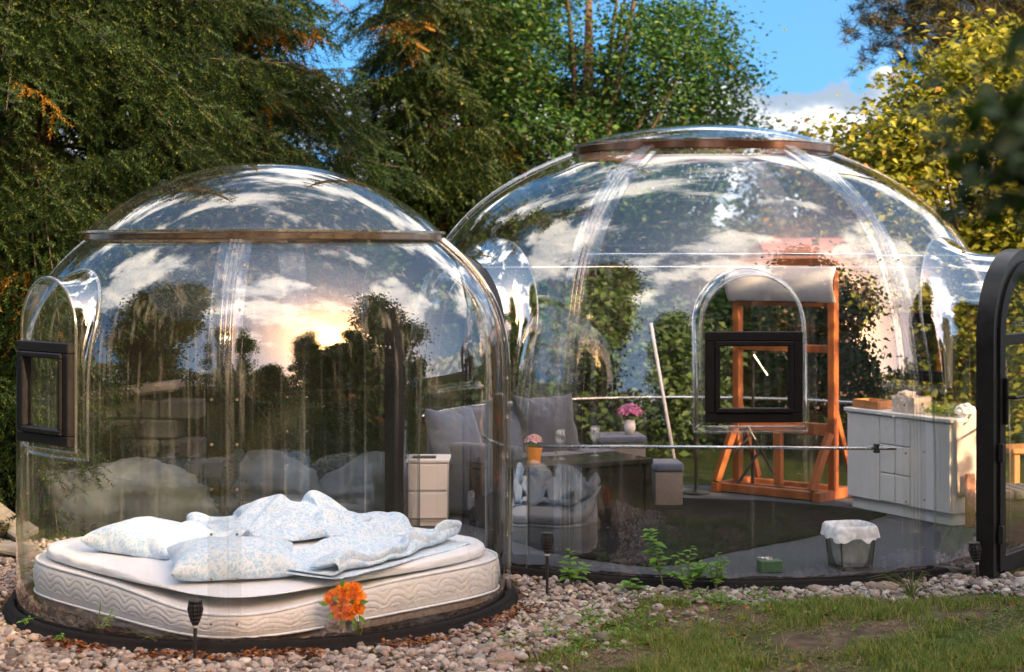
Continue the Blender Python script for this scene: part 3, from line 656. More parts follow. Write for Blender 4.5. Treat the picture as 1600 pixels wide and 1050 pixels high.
# bedding shapes: closed fabric bags dropped on a flat bed by a short cloth run in a scratch scene
def settle_bedding():
    tmp = bpy.data.scenes.new('scratch'); col = tmp.collection; made = []
    me = bpy.data.meshes.new('bed_plane'); me.from_pydata([(-2, -2, 0), (2, -2, 0), (2, 2, 0), (-2, 2, 0)], [], [(0, 1, 2, 3)]); bed = bpy.data.objects.new('bed_plane', me); col.objects.link(bed)
    bed.modifiers.new('collide', 'COLLISION'); bed.collision.thickness_outer = 0.012; bed.collision.cloth_friction = 20
    def bag(name, nx, ny, shape, gap):
        V = []; F = []; k = (nx + 1) * (ny + 1)
        for s_ in (1, -1):
            for i in range(nx + 1):
                for j in range(ny + 1):
                    x, y, z_ = shape(i / nx, j / ny); V.append((x, y, z_ + s_ * (gap if min(i, nx - i, j, ny - j) else 0)))
        idx = lambda s_, i, j: (0 if s_ > 0 or min(i, nx - i, j, ny - j) == 0 else 1) * k + i * (ny + 1) + j
        for s_ in (1, -1):
            for i in range(nx):
                for j in range(ny):
                    f = [idx(s_, i, j), idx(s_, i + 1, j), idx(s_, i + 1, j + 1), idx(s_, i, j + 1)]; F.append(f if s_ > 0 else f[::-1])
        used = sorted({v for f in F for v in f}); mp = {v: i for i, v in enumerate(used)}
        m_ = bpy.data.meshes.new(name); m_.from_pydata([V[v] for v in used], [], [[mp[v] for v in f] for f in F]); o = bpy.data.objects.new(name, m_); col.objects.link(o); made.append(o); return o
    def cloth(o, mass, press, bend, tens, shrink=0.0):
        md = o.modifiers.new('cloth', 'CLOTH'); c = md.settings; c.quality = 6; c.mass = mass; c.tension_stiffness = tens; c.compression_stiffness = tens; c.shear_stiffness = 5; c.bending_stiffness = bend; c.air_damping = 2
        c.use_pressure = press > 0; c.uniform_pressure_force = press; c.shrink_min = shrink
        q = md.collision_settings; q.distance_min = 0.006; q.use_self_collision = True; q.self_distance_min = 0.005; q.collision_quality = 3; md.point_cache.frame_end = 60
    cloth(bag('pillow', 26, 22, lambda u, v: (-1.1 + (u - .5) * .60, -.3 + (v - .5) * .50, 0.06 + 0.015 * mnoise.noise(Vector((u * 5, v * 5, -1.1)))), 0.012), 0.25, 14, 0.6, 20, 0.06)
    def crump(u, v):                             # pushed together into folds
        z_ = 0.22 + 0.075 * math.sin(u * 21 + 2.6 * mnoise.noise(Vector((v * 2, u, 3)))) + 0.045 * math.sin(v * 15 + u * 4)
        return ((u - .5) * 1.225, (v - .5) * .86 + 0.5 + 0.07 * mnoise.noise(Vector((u * 3, v * 3, 7))), z_ + .22 * math.exp(-((u - .52) ** 2 + (v - .62) ** 2) / .025))
    cloth(bag('duvet', 52, 38, crump, 0.016), 0.25, 1.6, 0.12, 12)
    def fold(u, v):                              # laid over itself with a turned hem
        q = v * 1.15; w_ = .46
        if q < w_: y, z_ = q, 0.03
        elif q < w_ + .07: a = (q - w_) / .07 * PI; y, z_ = w_ + .03 * math.sin(a), 0.03 + .045 * (1 - math.cos(a))
        elif q < 2 * w_ + .01: y, z_ = 2 * w_ + .07 - q, 0.12
        else:
            r = q - 2 * w_ - .01; a = min(r / .07, 1) * PI; y, z_ = .06 - .03 * math.sin(a) + max(0, r - .07), .12 + .045 * (1 - math.cos(a))
        return ((u - .5) * 1.2 + 0.9 + .02 * mnoise.noise(Vector((u * 4, v * 4, 1))), y - .75 + .03 * mnoise.noise(Vector((u * 3, v * 2, 5))), z_ + 0.035 + .028 * mnoise.noise(Vector((u * 5, v * 3, 9))) * (.3 + v) + .018 * math.sin(u * 24 + v * 6) * v)
    cloth(bag('blanket', 40, 42, fold, 0.009), 0.3, 1.4, 0.12, 12)
    for f in range(1, 50): tmp.frame_set(f)
    dg = tmp.view_layers[0].depsgraph; out = {}
    for o in made:
        me = bpy.data.meshes.new_from_object(o.evaluated_get(dg)); V = np.empty(len(me.vertices) * 3, np.float32); me.vertices.foreach_get('co', V); V = V.reshape(-1, 3)
        V[:, :2] -= (V[:, :2].max(0) + V[:, :2].min(0)) / 2; out[o.name] = (V, np.array([list(p.vertices) for p in me.polygons])); bpy.data.meshes.remove(me)
    for o in list(col.objects): bpy.data.objects.remove(o)
    bpy.data.scenes.remove(tmp); return out
SETTLED = settle_bedding()
for k, (V, F) in SETTLED.items(): print(k, V.min(0), V.max(0))
def cloth_mesh(kind, m):
    V, F = SETTLED[kind]; V = V.copy()
    if kind == 'duvet': V[:, 2] = V[:, 2] * 0.55 + 0.13 * np.exp(-(((V[:, 0] - 0.04) / 0.34) ** 2 + ((V[:, 1] - 0.04) / 0.32) ** 2))   # heaped over the bunched layer below
    me = np_mesh(kind, V, F); me.materials.append(m); me.shade_smooth(); return me
def bedding(name, kind, label, cat, loc, scl, rot, m=None):
    o = bpy.data.objects.new(name, cloth_mesh(kind, m or M_BED)); COL.objects.link(o); o.location = loc; o.scale = scl; o.rotation_euler = rot
    sb_ = o.modifiers.new('smooth', 'SUBSURF'); sb_.levels = sb_.render_levels = 2
    return tag(o, label, cat)
def pillow(name, label, loc, lx, ly, h, rz, tilt=(0, 0), seed=0, m=None, group=None, cat='pillow'):
    return bedding(name, 'pillow', label, cat, loc, (lx / 0.55, ly / 0.458, h / 0.144), (tilt[0], tilt[1], rz), m)
pillow('pillow', 'plump blue printed pillow nearest the left edge of the mattress', (-1.84, 8.84, 0.262), 0.58, 0.48, 0.15, R_(-28), (0.03, 0.05), 2)
pillow('pillow', 'blue printed pillow in front, behind the clear seam of the dome', (-1.34, 8.32, 0.252), 0.64, 0.46, 0.15, R_(14), (0.10, 0.0), 5)
bedding('duvet', 'duvet', 'crumpled pale blue duvet heaped into a peak at the back', 'duvet', (-1.20, 9.36, 0.270), (1.0, 0.98, 1.15), (0, 0, R_(8)))
bedding('blanket', 'blanket', 'folded pale blue printed duvet lying along the right side', 'blanket', (-0.70, 8.62, 0.262), (0.98, 1.0, 0.95), (0, 0, R_(60)))

# ------------------------------------------------------------------ flowers
def petal_tmpl(n=4, cup=0.25, wd=0.6):
    V = []; F = []
    for i in range(n + 1):
        t = i / n; ww = wd * math.sin(PI * (0.12 + 0.80 * t)) * 0.5
        for s_ in (-1, 0, 1): V.append((t, s_ * ww, cup * t * t + (0.12 * abs(s_) * t)))
    for i in range(n):
        for j in (0, 1): F.append((i * 3 + j, i * 3 + j + 1, i * 3 + j + 4, i * 3 + j + 3))
    return np.array(V), np.array(F)
def flower_mesh(kind, r, seed):
    rg = random.Random(seed); pv, pf = petal_tmpl(); pos = []; rot = []; scl = []
    def add(a, tilt, s_, w_, off, zoff):
        x = Vector((math.cos(a) * math.cos(tilt), math.sin(a) * math.cos(tilt), math.sin(tilt))); up = Vector((-math.cos(a) * math.sin(tilt), -math.sin(a) * math.sin(tilt), math.cos(tilt)))
        y = up.cross(x); pos.append((math.cos(a) * off, math.sin(a) * off, zoff)); rot.append(np.array(Matrix((x, y, up)).transposed())); scl.append((s_, w_, s_))
    if kind == 'rose':
        for k, (n, tl, s_) in enumerate(((6, 0.15, 1.0), (6, 0.55, 0.92), (5, 0.9, 0.8), (5, 1.15, 0.65), (4, 1.35, 0.55))):
            for i in range(n): add(2 * PI * i / n + k * 0.5 + rg.uniform(-.15, .15), tl + rg.uniform(-.1, .1), r * s_, r * s_ * 1.45, r * 0.12, k * r * 0.05)
    elif kind == 'daisy':
        for k, (n, tl, s_) in enumerate(((18, 0.05, 1.0), (16, 0.35, 0.85), (12, 0.75, 0.6), (8, 1.1, 0.4))):
            for i in range(n): add(2 * PI * i / n + k * 0.3, tl + rg.uniform(-.08, .08), r * s_, r * s_ * 0.42, r * 0.08, k * r * 0.05)
    else:
        for i in range(5): add(2 * PI * i / 5, 0.2 + rg.uniform(-.1, .1), r, r * 1.1, 0, 0)
    V, F = scatter(pv, pf, np.array(pos), np.array(rot), np.array(scl)); return np_mesh(kind, V, F)
LEAF_V = np.array([(0, 0, 0), (0.22, 0.17, 0.05), (0.55, 0.22, 0.06), (1, 0, -0.06), (0.55, -0.22, 0.06), (0.22, -0.17, 0.05), (0.22, 0, 0), (0.55, 0, 0.0)], float)
LEAF_F = np.array([(0, 1, 6), (1, 2, 7), (1, 7, 6), (2, 3, 7), (0, 6, 5), (6, 7, 5), (7, 4, 5), (7, 3, 4)])
def leaf_obj(me, p, d, up, s_, parent):
    o = bpy.data.objects.new('leaf', me); COL.objects.link(o); o.parent = parent
    m3 = frames(np.array([d]), np.array([up]))[0]; o.matrix_local = Matrix.Translation(Vector(p)) @ Matrix(m3.tolist()).to_4x4() @ Matrix.Scale(s_, 4); return o
def face_obj(name, me, p, d, parent):
    o = bpy.data.objects.new(name, me); COL.objects.link(o); o.parent = parent
    o.matrix_local = Matrix.Translation(Vector(p)) @ Vector(d).to_track_quat('Z', 'Y').to_matrix().to_4x4(); return o
ME_WLEAF = np_mesh('leaf', LEAF_V, LEAF_F); ME_WLEAF.materials.append(LM_WEED); ME_WLEAF.shade_smooth()
vp = G(545, 1003, 0.006)
vs = thing('flower_vase', 'glass vase with orange roses standing in front of the mattress', 'vase', vp)
b = B(); b.lathe([(0.001, 0.0), (0.032, 0.0), (0.034, 0.006), (0.022, 0.03), (0.016, 0.06), (0.019, 0.09), (0.030, 0.115), (0.027, 0.115), (0.015, 0.088), (0.012, 0.06), (0.018, 0.03), (0.001, 0.012)], n=24)
b.build('glass_body', clear_mat('vase_glass', (0.88, 0.92, 0.92), base=0.08, gain=1.4, haze=0.06), vs, True)
rose = flower_mesh('rose', 0.037, 1); rose.materials.append(LM_PETAL); daisy = flower_mesh('daisy', 0.037, 2); daisy.materials.append(LM_PETAL)
spots = [(-.055, -.02, .215, 'daisy'), (-.045, -.03, .175, 'daisy'), (-.012, -.04, .20, 'rose'), (.028, -.035, .205, 'rose'), (.045, -.035, .165, 'rose'), (.005, -.05, .145, 'rose'), (.03, -.01, .24, 'rose'), (-.015, -.01, .24, 'daisy'), (-.03, -.045, .145, 'rose'), (.052, -.015, .21, 'daisy'), (-.07, -.02, .24 - .04, 'rose'), (.01, -.05, .175, 'daisy')]
stm = B()
for i, (x, y, z_, k) in enumerate(spots):
    d = Vector((x * 0.9, y - 0.05, (z_ - 0.17) * 1.3 + 0.015)).normalized(); face_obj('rose' if k == 'rose' else 'daisy', rose if k == 'rose' else daisy, (x - 0.006, y, z_), d, vs)
    stm.tube([(0, 0, 0.05), (x * 0.4, y * 0.4, 0.12), (x - 0.006, y, z_)], 0.0022, 5)
stm.build('stem', M_STEM, vs)
for (x, z_, dx, dz) in ((-.05, .14, -.8, -.3), (-.015, .125, -.2, -.9), (.03, .125, .3, -.8), (.055, .13, .7, -.6), (.06, .19, .9, .2), (-.085, .18, -.9, .3), (-.02, .26, .1, 1), (.015, .18, .3, .4), (-.03, .2, -.4, .2), (.035, .115, .2, -1)):
    leaf_obj(ME_WLEAF, (x - .006, -0.05, z_), (dx, -0.35, dz), (0, -1, 0.3), 0.048, vs)
# pink pot plant and magenta bunch
def small_bunch(parent, n, rad, zc, me, r_lo, name):
    for i in range(n):
        a = i * 2.399; q = math.sqrt((i + .5) / n); d = Vector((math.cos(a) * q, math.sin(a) * q, 0.45 + 0.8 * (1 - q))).normalized(); face_obj(name, me, Vector((0, 0, zc)) + d * rad * (0.85 + 0.15 * (i % 3) / 2), d, parent)

# ------------------------------------------------------------------ furniture in the big dome
FZ = 0.06
# nightstand
ns_ = thing('nightstand', 'white two drawer nightstand beside the sofa arm', 'nightstand', (-0.535, 10.98, FZ))
b = B(); b.box((0, 0.14, 0.22), (0.25, 0.26, 0.38), bev=0.004); b.box((0, 0.14, 0.018), (0.23, 0.24, 0.036)); b.build('carcass', M_WHITE, ns_)
b = B(); b.box((0, 0.135, 0.418), (0.275, 0.295, 0.022)); b.build('top', M_WHITE, ns_)
for z_ in (0.315, 0.135):
    b = B(); b.box((0, -0.001, z_), (0.25, 0.018, 0.165)); b.build('drawer', M_WHITE, ns_)
bk = thing('phone', 'dark phone lying on the nightstand top', 'phone', (-0.56, 11.05, FZ + 0.4295)); b = B(); b.box((0, 0, 0.006), (0.15, 0.075, 0.009)); b.build('phone_body', M_STRAP, bk)
# sofa
sa, sb = Vector((-0.57, 11.52, 0)), Vector((0.26, 12.69, 0)); sdir = (sb - sa).normalized(); snor = Vector((sdir.y, -sdir.x, 0)); sl = (sb - sa).length
srz = math.atan2(sdir.y, sdir.x)
so = thing('sofa', 'blue grey fabric sofa along the left wall of the larger dome', 'sofa', ((sa + sb) / 2 + Vector((0, 0, FZ))), srz)
def sbox(name, c, d, m=M_SOFA, bev=0.03): return B().box(c, d, bev=bev, seg=3).build(name, m, so, auto=50)
sbox('sofa_base', (0, -0.36, 0.13), (sl, 0.62, 0.22)); sbox('backrest', (0, -0.06, 0.40), (sl, 0.15, 0.56), bev=0.04)
sbox('armrest', (-sl / 2 + 0.05, -0.40, 0.26), (0.14, 0.64, 0.46), bev=0.04); 
for i in (-1, 0, 1): sbox('seat_cushion', (i * (sl - 0.16) / 3 + 0.06, -0.40, 0.30), ((sl - 0.16) / 3 - 0.008, 0.56, 0.13), bev=0.04)
def cush(label, px, py, Y, s_, h, rz, tl, m, seed):
    p = P(px, py + 8, Y) ; return pillow('cushion', label, p, s_, s_, h, rz, tl, seed, m, None, 'cushion')
cush('large blue grey cushion propped on the sofa behind the nightstand', 700, 683, 11.62, 0.46, 0.17, R_(50), (R_(68), 0), M_CUSH, 11)
cush('blue grey sofa cushion between the two ribs of the domes', 778, 683, 12.0, 0.44, 0.16, R_(48), (R_(72), 0), M_CUSH, 12)
cush('wide charcoal cushion propped behind the orange flower pot', 846, 665, 12.15, 0.50, 0.18, R_(30), (R_(70), 0), M_CUSH2, 13)
# table
ta, tb = G(786, 732, 0.47), G(1021, 715, 0.47); tdir = (tb - ta); tl_ = tdir.length; tdir.normalize(); tn_ = Vector((-tdir.y, tdir.x, 0))
tw = 0.46
tbl = thing('coffee_table', 'low black coffee table in front of the sofa', 'table', (ta + tb) / 2 + tn_ * tw / 2 - Vector((0, 0, 0.47 - FZ)), math.atan2(tdir.y, tdir.x))
b = B(); b.box((0, 0, 0.39), (tl_, tw, 0.035), bev=0.004); b.build('table_top', M_TABLE, tbl)
for s_ in (-1, 1):
    b = B(); b.box((s_ * (tl_ / 2 - 0.03), 0, 0.186), (0.05, tw - 0.02, 0.371)); b.build('leg', M_TABLE, tbl)
b = B(); b.box((0, -tw / 2 + 0.035, 0.186), (tl_ - 0.112, 0.02, 0.368)); b.build('front_panel', M_TABLE, tbl)
b = B(); b.box((0, 0.02, 0.10), (tl_ - 0.12, tw - 0.06, 0.02)); b.build('shelf', M_TABLE, tbl)
TZ = FZ + 0.4075
# flower pot
pp = G(834, 723, TZ); pot = thing('flower_pot', 'orange pot with pale pink flowers on the table', 'flower pot', pp)
b = B(); b.lathe([(0.001, 0), (0.040, 0), (0.054, 0.088), (0.057, 0.088), (0.057, 0.102), (0.050, 0.102), (0.046, 0.085), (0.001, 0.083)], n=28); b.build('pot', M_POT, pot, auto=40)
pk = flower_mesh('blossom', 0.020, 5); pk.materials.append(LM_PINK); small_bunch(pot, 26, 0.056, 0.115, pk, 0, 'blossom')
for i in range(14):
    a = i * 2.4; leaf_obj(ME_WLEAF, (0.02 * math.cos(a), 0.02 * math.sin(a), 0.10), (math.cos(a), math.sin(a), 0.35), (0, 0, 1), 0.05, pot)
# glasses
M_GLASS = clear_mat('wine_glass', (0.96, 0.97, 0.97), base=0.06, gain=1.0, haze=0.02)
def wine(px, py, label):
    p = G(px, py, TZ); o = thing('wine_glass', label, 'wine glass', p)
    b = B(); b.lathe([(0.001, 0.001), (0.034, 0.001), (0.034, 0.004), (0.004, 0.010), (0.0035, 0.085), (0.012, 0.095), (0.030, 0.115), (0.036, 0.145), (0.030, 0.195), (0.029, 0.195), (0.034, 0.145), (0.028, 0.117), (0.001, 0.098)], n=24); b.build('glass_body', M_GLASS, o, True)
wine(876, 718, 'wine glass on the table nearest the orange flower pot'); wine(930, 712, 'wine glass on the table right of the dome rib')
# grey box ottoman with flowers, bench
ot = thing('ottoman', 'tall grey box ottoman carrying the magenta flowers', 'ottoman', (0.765, 12.35, FZ), R_(6)); b = B(); b.box((0, 0, 0.20), (0.33, 0.34, 0.40), bev=0.02, seg=2); b.build('ottoman_body', M_OTTO, ot, auto=50); b = B(); b.box((0, 0, 0.425), (0.345, 0.355, 0.045), bev=0.018, seg=2); b.build('lid', M_CUSH, ot, auto=50)
fp = Vector((0.84, 12.33, FZ + 0.4475)); mg = thing('flower_vase', 'small vase of magenta flowers on the grey ottoman', 'vase', fp)
b = B(); b.lathe([(0.001, 0), (0.03, 0), (0.042, 0.05), (0.036, 0.10), (0.032, 0.10), (0.036, 0.05), (0.001, 0.02)], n=20); b.build('vase_body', M_PAPER, mg, True)
mgf = flower_mesh('blossom', 0.032, 9); mgf.materials.append(LM_MAGENTA); small_bunch(mg, 34, 0.085, 0.12, mgf, 0, 'blossom')
bn = thing('footstool', 'grey upholstered footstool at the right end of the table', 'footstool', (1.07, 11.98, FZ), R_(3)); b = B(); b.box((0, 0, 0.12), (0.19, 0.28, 0.24), bev=0.01, seg=2); b.build('stool_body', M_OTTO, bn, auto=50); b = B(); b.box((0, 0, 0.27), (0.205, 0.30, 0.06), bev=0.022, seg=3); b.build('seat_pad', M_CUSH, bn, auto=50)
b = B(); p0 = P(1017, 505, 12.5); b.tube([p0, Vector((1.20, 12.28, FZ))], 0.012, 8); tag(b.build('white_pole', M_WHITE, None, True), 'slanting white pole leaning behind the footstool', 'pole')
# floor lamp like black stand
st = thing('floor_stand', 'thin black floor stand left of the easel', 'stand', (1.335, 12.52, FZ)); b = B(); b.lathe([(0.001, 0.0), (0.10, 0.0), (0.10, 0.012), (0.02, 0.022), (0.001, 0.022)], n=24); b.build('foot', M_STRAP, st, auto=40); b = B(); b.tube([(0, 0, 0.02), (0, 0, 0.95)], 0.014, 8); b.tube([(0, 0, 0.25), (0, 0, 0.42)], 0.022, 8); b.build('pole', M_STRAP, st, auto=40)
# rug
rug_px = [(800, 842), (862, 862), (926, 872), (1013, 883), (1079, 877), (1123, 864), (1180, 853), (1240, 842), (1310, 828), (1386, 802), (1300, 790), (1200, 782), (1090, 778), (1000, 776), (900, 776), (800, 778)]
rp = [G(x, y, FZ + 0.012) for x, y in rug_px]
def fine(pts, n=6):
    out = []
    for a, c in zip(pts, pts[1:] + pts[:1]):
        for i in range(n):
            q = a.lerp(c, i / n); out.append(q + Vector((RNG.normal(0, 0.006), RNG.normal(0, 0.008), 0)))
    return out
rq = fine(rp); cen = sum(rq, Vector()) / len(rq); n = len(rq)
V = [q - Vector((0, 0, 0.010)) for q in rq] + rq; F = [(i, (i + 1) % n, n + (i + 1) % n, n + i) for i in range(n)]; nr = 14; base_n = n
prev = list(range(n, 2 * n))
for k in range(1, nr):
    cur = []
    for i in range(n):
        q = rq[i].lerp(cen, k / nr); cur.append(len(V)); V.append(q + Vector((0, 0, 0.006 + 0.010 * mnoise.fractal(q * 7, 1, 2, 4))))
    for i in range(n): F.append((prev[i], prev[(i + 1) % n], cur[(i + 1) % n], cur[i]))
    prev = cur
V.append(cen + Vector((0, 0, 0.006))); F += [(prev[i], prev[(i + 1) % n], len(V) - 1) for i in range(n)]
rug = thing('rug', 'black shaggy rug on the carpet of the larger dome', 'rug', (0, 0, 0)); raw('rug_pile', V, F, M_RUG, rug, True)
# easel
E0, E1 = G(1113, 768, FZ), G(1283, 786, FZ); ed = (E1 - E0); el = ed.length; ed.normalize(); en = Vector((-ed.y, ed.x, 0))
ea = thing('easel', 'tall orange wooden easel frame standing on the rug', 'easel', E0, math.atan2(ed.y, ed.x))
def ebar(name, a, c, wd=0.05, th=0.05, up=(0, 0, 1)): return B().bar(a, c, wd, th, up).build(name, M_WOOD, ea)
xl, xr = 0.0, el
pl, pr = 0.09, el - 0.02                        # posts
py_ = 0.20
for x in (xl + 0.03, xr - 0.03): ebar('foot_beam', (x, -0.02, 0.035), (x, 0.50, 0.035), 0.06, 0.07)
ebar('cross_beam', (xl + 0.06, 0.05, 0.035), (xr - 0.06, 0.05, 0.035), 0.05, 0.06); ebar('cross_beam', (xl + 0.06, 0.44, 0.035), (xr - 0.06, 0.44, 0.035), 0.05, 0.06); ebar('cross_beam', (xl + 0.06, py_, 0.035), (xr - 0.06, py_, 0.035), 0.05, 0.05)
for x in (pl, pr): ebar('post', (x, py_, 0.07), (x, py_, 1.62), 0.065, 0.055, (1, 0, 0))
for x, s_ in ((pl, -1), (pr, -1)):
    ebar('brace', (x - 0.055, 0.00, 0.075), (x - 0.002, py_ - 0.045, 0.47), 0.055, 0.05); ebar('brace', (x, 0.48, 0.07), (x, py_ + 0.03, 0.62), 0.05, 0.03, (1, 0, 0))
ebar('rail_bar', (pl + 0.03, py_, 0.49), (pr - 0.03, py_, 0.49), 0.05, 0.085); ebar('rail_bar', (pl + 0.03, py_, 1.06), (pr - 0.03, py_, 1.06), 0.04, 0.055); ebar('rail_bar', (pl - 0.03, py_, 1.375), (pr + 0.02, py_, 1.375), 0.05, 0.035); ebar('rail_bar', (pl - 0.02, py_, 1.68), (pr + 0.03, py_, 1.68), 0.05, 0.05)
ebar('post', (pl + 0.36, py_ - 0.02, 0.07), (pl + 0.36, py_ - 0.02, 0.45), 0.05, 0.06, (1, 0, 0))
# rolled canvas hanging in the easel top
V = []; F = []; nx, na = 30, 22
for i in range(nx + 1):
    x = pl - 0.05 + (pr - pl + 0.10) * i / nx
    for j in range(na + 1):
        t = j / na; a = PI * 0.5 + t * PI * 1.0
        V.append((x, py_ - 0.05 - 0.05 * math.sin(PI * t) - 0.004 * mnoise.noise(Vector((x * 4, t * 3, 0))), 1.645 - 0.255 * t + 0.006 * mnoise.noise(Vector((x * 3, t * 2, 4)))))
for i in range(nx):
    for j in range(na): F.append((i * (na + 1) + j, i * (na + 1) + j + 1, (i + 1) * (na + 1) + j + 1, (i + 1) * (na + 1) + j))
cv = thing('canvas_roll', 'bowed white canvas sheet fixed across the top of the easel', 'canvas', E0, math.atan2(ed.y, ed.x)); cvo = raw('canvas_sheet', V, F, M_CANVAS, cv, True)
sm = cvo.modifiers.new('thick', 'SOLIDIFY'); sm.thickness = 0.006
b = B(); b.tube([(pl + 0.02, py_ - 0.058, 1.392), (pr - 0.10, py_ - 0.058, 1.392)], 0.004, 6); b.build('bottom_wire', M_STRAP, cv)
# music stand behind the easel
mp = Vector((1.76, 12.62, FZ)); ms = thing('music_stand', 'folding black stand with crossed legs behind the easel', 'stand', mp)
b = B(); b.tube([(0, 0, 0.02), (0, 0, 1.02)], 0.010, 8); b.build('pole', M_STRAP, ms)
for (a0, a1) in (((-0.16, -0.05, 0.0), (0.13, 0.0, 0.42)), ((0.22, -0.05, 0.0), (-0.04, 0.0, 0.48)), ((0.02, 0.2, 0.0), (0, 0, 0.4)), ((-0.14, -0.02, 0.27), (0.02, 0, 0.46))):
    b = B(); b.tube([a0, a1], 0.010, 8); b.build('leg', M_STRAP, ms)
b = B(); b.tube([(0, -0.02, 1.0), (0.10, -0.02, 0.85)], 0.010, 8); b.build('desk_arm', M_STEEL, ms)
# sideboard
A, Bp = Vector((2.30, 11.84, 0)), Vector((2.79, 10.96, 0)); cd = (Bp - A); cl = cd.length; cd.normalize(); cn = Vector((-cd.y, cd.x, 0))
sbd = thing('sideboard', 'long white sideboard with doors and small drawers', 'sideboard', A + Vector((0, 0, FZ)), math.atan2(cd.y, cd.x)); dp = 0.20; CH = 0.66
b = B(); b.box((cl / 2, dp / 2 + 0.012, 0.04), (cl - 0.03, dp - 0.03, 0.08)); b.build('plinth', M_WHITE, sbd)
b = B(); b.box((cl / 2, dp / 2 + 0.006, (CH + 0.08) / 2), (cl, dp, CH - 0.08)); b.build('carcass', M_WHITE, sbd)
b = B(); b.box((cl / 2, dp / 2 - 0.006, CH + 0.013), (cl + 0.03, dp + 0.04, 0.026)); b.build('top', M_WHITE, sbd)
for x0, x1 in ((0.005, 0.325), (0.63, 0.995)):
    b = B(); b.box(((x0 + x1) / 2 * cl, -0.003, 0.08 + (CH - 0.085) / 2), ((x1 - x0) * cl - 0.004, 0.016, CH - 0.092)); b.build('door', M_WHITE, sbd)
for x0, x1 in ((0.335, 0.475), (0.485, 0.62)):
    for k in range(3):
        zc = 0.085 + (CH - 0.085) * (k + .5) / 3; b = B(); b.box(((x0 + x1) / 2 * cl, -0.003, zc), ((x1 - x0) * cl - 0.004, 0.016, (CH - 0.085) / 3 - 0.008)); b.build('drawer', M_WHITE, sbd)
SZ = FZ + CH + 0.027
crz = math.atan2(cd.y, cd.x)
def on_side(t, off, z_=SZ): p = A + cd * (cl * t) + cn * off; return Vector((p.x, p.y, z_))
o = thing('wooden_tray', 'low wooden tray at the left end of the sideboard', 'tray', on_side(0.15, 0.10), crz)
b = B(); b.box((0, 0, 0.005), (0.26, 0.15, 0.009)); b.build('tray_bottom', M_WOOD2, o)
for (c, d) in (((0, -0.07, 0.03), (0.26, 0.012, 0.05)), ((0, 0.07, 0.03), (0.26, 0.012, 0.05)), ((-0.125, 0, 0.03), (0.012, 0.127, 0.05)), ((0.125, 0, 0.03), (0.012, 0.127, 0.05))):
    b = B(); b.box(c, d, bev=0.002); b.build('tray_side', M_WOOD2, o)
o = thing('storage_box', 'open pale carton with crumpled paper on the sideboard', 'box', on_side(0.52, 0.10), crz)
for (c, d) in (((0, 0, 0.004), (0.22, 0.15, 0.007)), ((0, -0.072, 0.055), (0.22, 0.006, 0.10)), ((0, 0.072, 0.055), (0.22, 0.006, 0.10)), ((-0.107, 0, 0.055), (0.006, 0.138, 0.10)), ((0.107, 0, 0.055), (0.006, 0.138, 0.10))):
    b = B(); b.box(c, d, bev=0.001); b.build('carton_side', M_CARDW, o)
def crumple(name, rad, m, parent, loc, seed, sq=(1, 1, 1)):
    bm = bmesh.new(); bmesh.ops.create_icosphere(bm, subdivisions=4, radius=rad)
    for v in bm.verts:
        q = v.co / rad; k = 1 + 0.35 * (mnoise.ridged_multi_fractal(q * 1.6 + Vector((seed, seed, seed)), 0.9, 2.1, 4, 1.0, 2.0) - 1.0) * 0.6 + 0.2 * mnoise.noise(q * 2.3 + Vector((seed, 0, 0)))
        v.co = Vector((v.co.x * sq[0], v.co.y * sq[1], v.co.z * sq[2])) * k
    me = bpy.data.meshes.new(name); bm.to_mesh(me); bm.free(); o = link(name, me, m, parent); o.location = loc; return o
crumple('crumpled_paper', 0.06, M_CARDW, o, (-0.04, 0, 0.105), 3, (1.2, 0.9, 0.6))
o = thing('glass_tank', 'shallow glass tank holding lime green leaves', 'tank', on_side(0.80, 0.10), crz)
b = B()
for (c, d) in (((0, 0, 0.004), (0.26, 0.13, 0.006)), ((0, -0.062, 0.045), (0.26, 0.004, 0.08)), ((0, 0.062, 0.045), (0.26, 0.004, 0.08)), ((-0.128, 0, 0.045), (0.004, 0.12, 0.08)), ((0.128, 0, 0.045), (0.004, 0.12, 0.08))): b.box(c, d, bev=0)
b.build('glass_wall', M_GLASS, o)
nl = 260; pos = np.stack([RNG.uniform(-0.11, 0.11, nl), RNG.uniform(-0.05, 0.05, nl), RNG.uniform(0.01, 0.065, nl)], 1)
V, F = scatter(LEAF_V, LEAF_F, pos, frames(rand_dir(nl, -0.2, 0.7), rand_dir(nl, 0.3, 1)), RNG.uniform(0.02, 0.035, nl)); tag(link('lettuce_leaves', np_mesh('lettuce_leaves', V, F), LM_LIME, o), kind='stuff')
o = crumple('plastic_bag', 0.055, M_BAG, None, on_side(0.985, 0.13, SZ + 0.045), 8, (1.1, 0.9, 0.8)); tag(o, 'crumpled clear plastic bag at the right end of the sideboard', 'bag')
V = []; F = []
for i in range(15):
    for j in range(21):
        t = j / 20; s_ = i / 14
        V.append(on_side(1.0, 0.01 + 0.19 * s_, SZ + 0.003 - 0.46 * t - 0.05 * math.sin(s_ * 5)) + cd * (0.024 + 0.018 * math.sin(s_ * 9 + t * 2) * t + 0.006 * mnoise.noise(Vector((s_ * 5, t * 4, 0)))))
for i in range(14):
    for j in range(20): F.append((i * 21 + j, i * 21 + j + 1, (i + 1) * 21 + j + 1, (i + 1) * 21 + j))
o = raw('hanging_cloth', V, F, M_CLOTH, None, True); o.modifiers.new('thick', 'SOLIDIFY').thickness = 0.003; tag(o, 'pale cloth hanging down the right end of the sideboard', 'cloth')
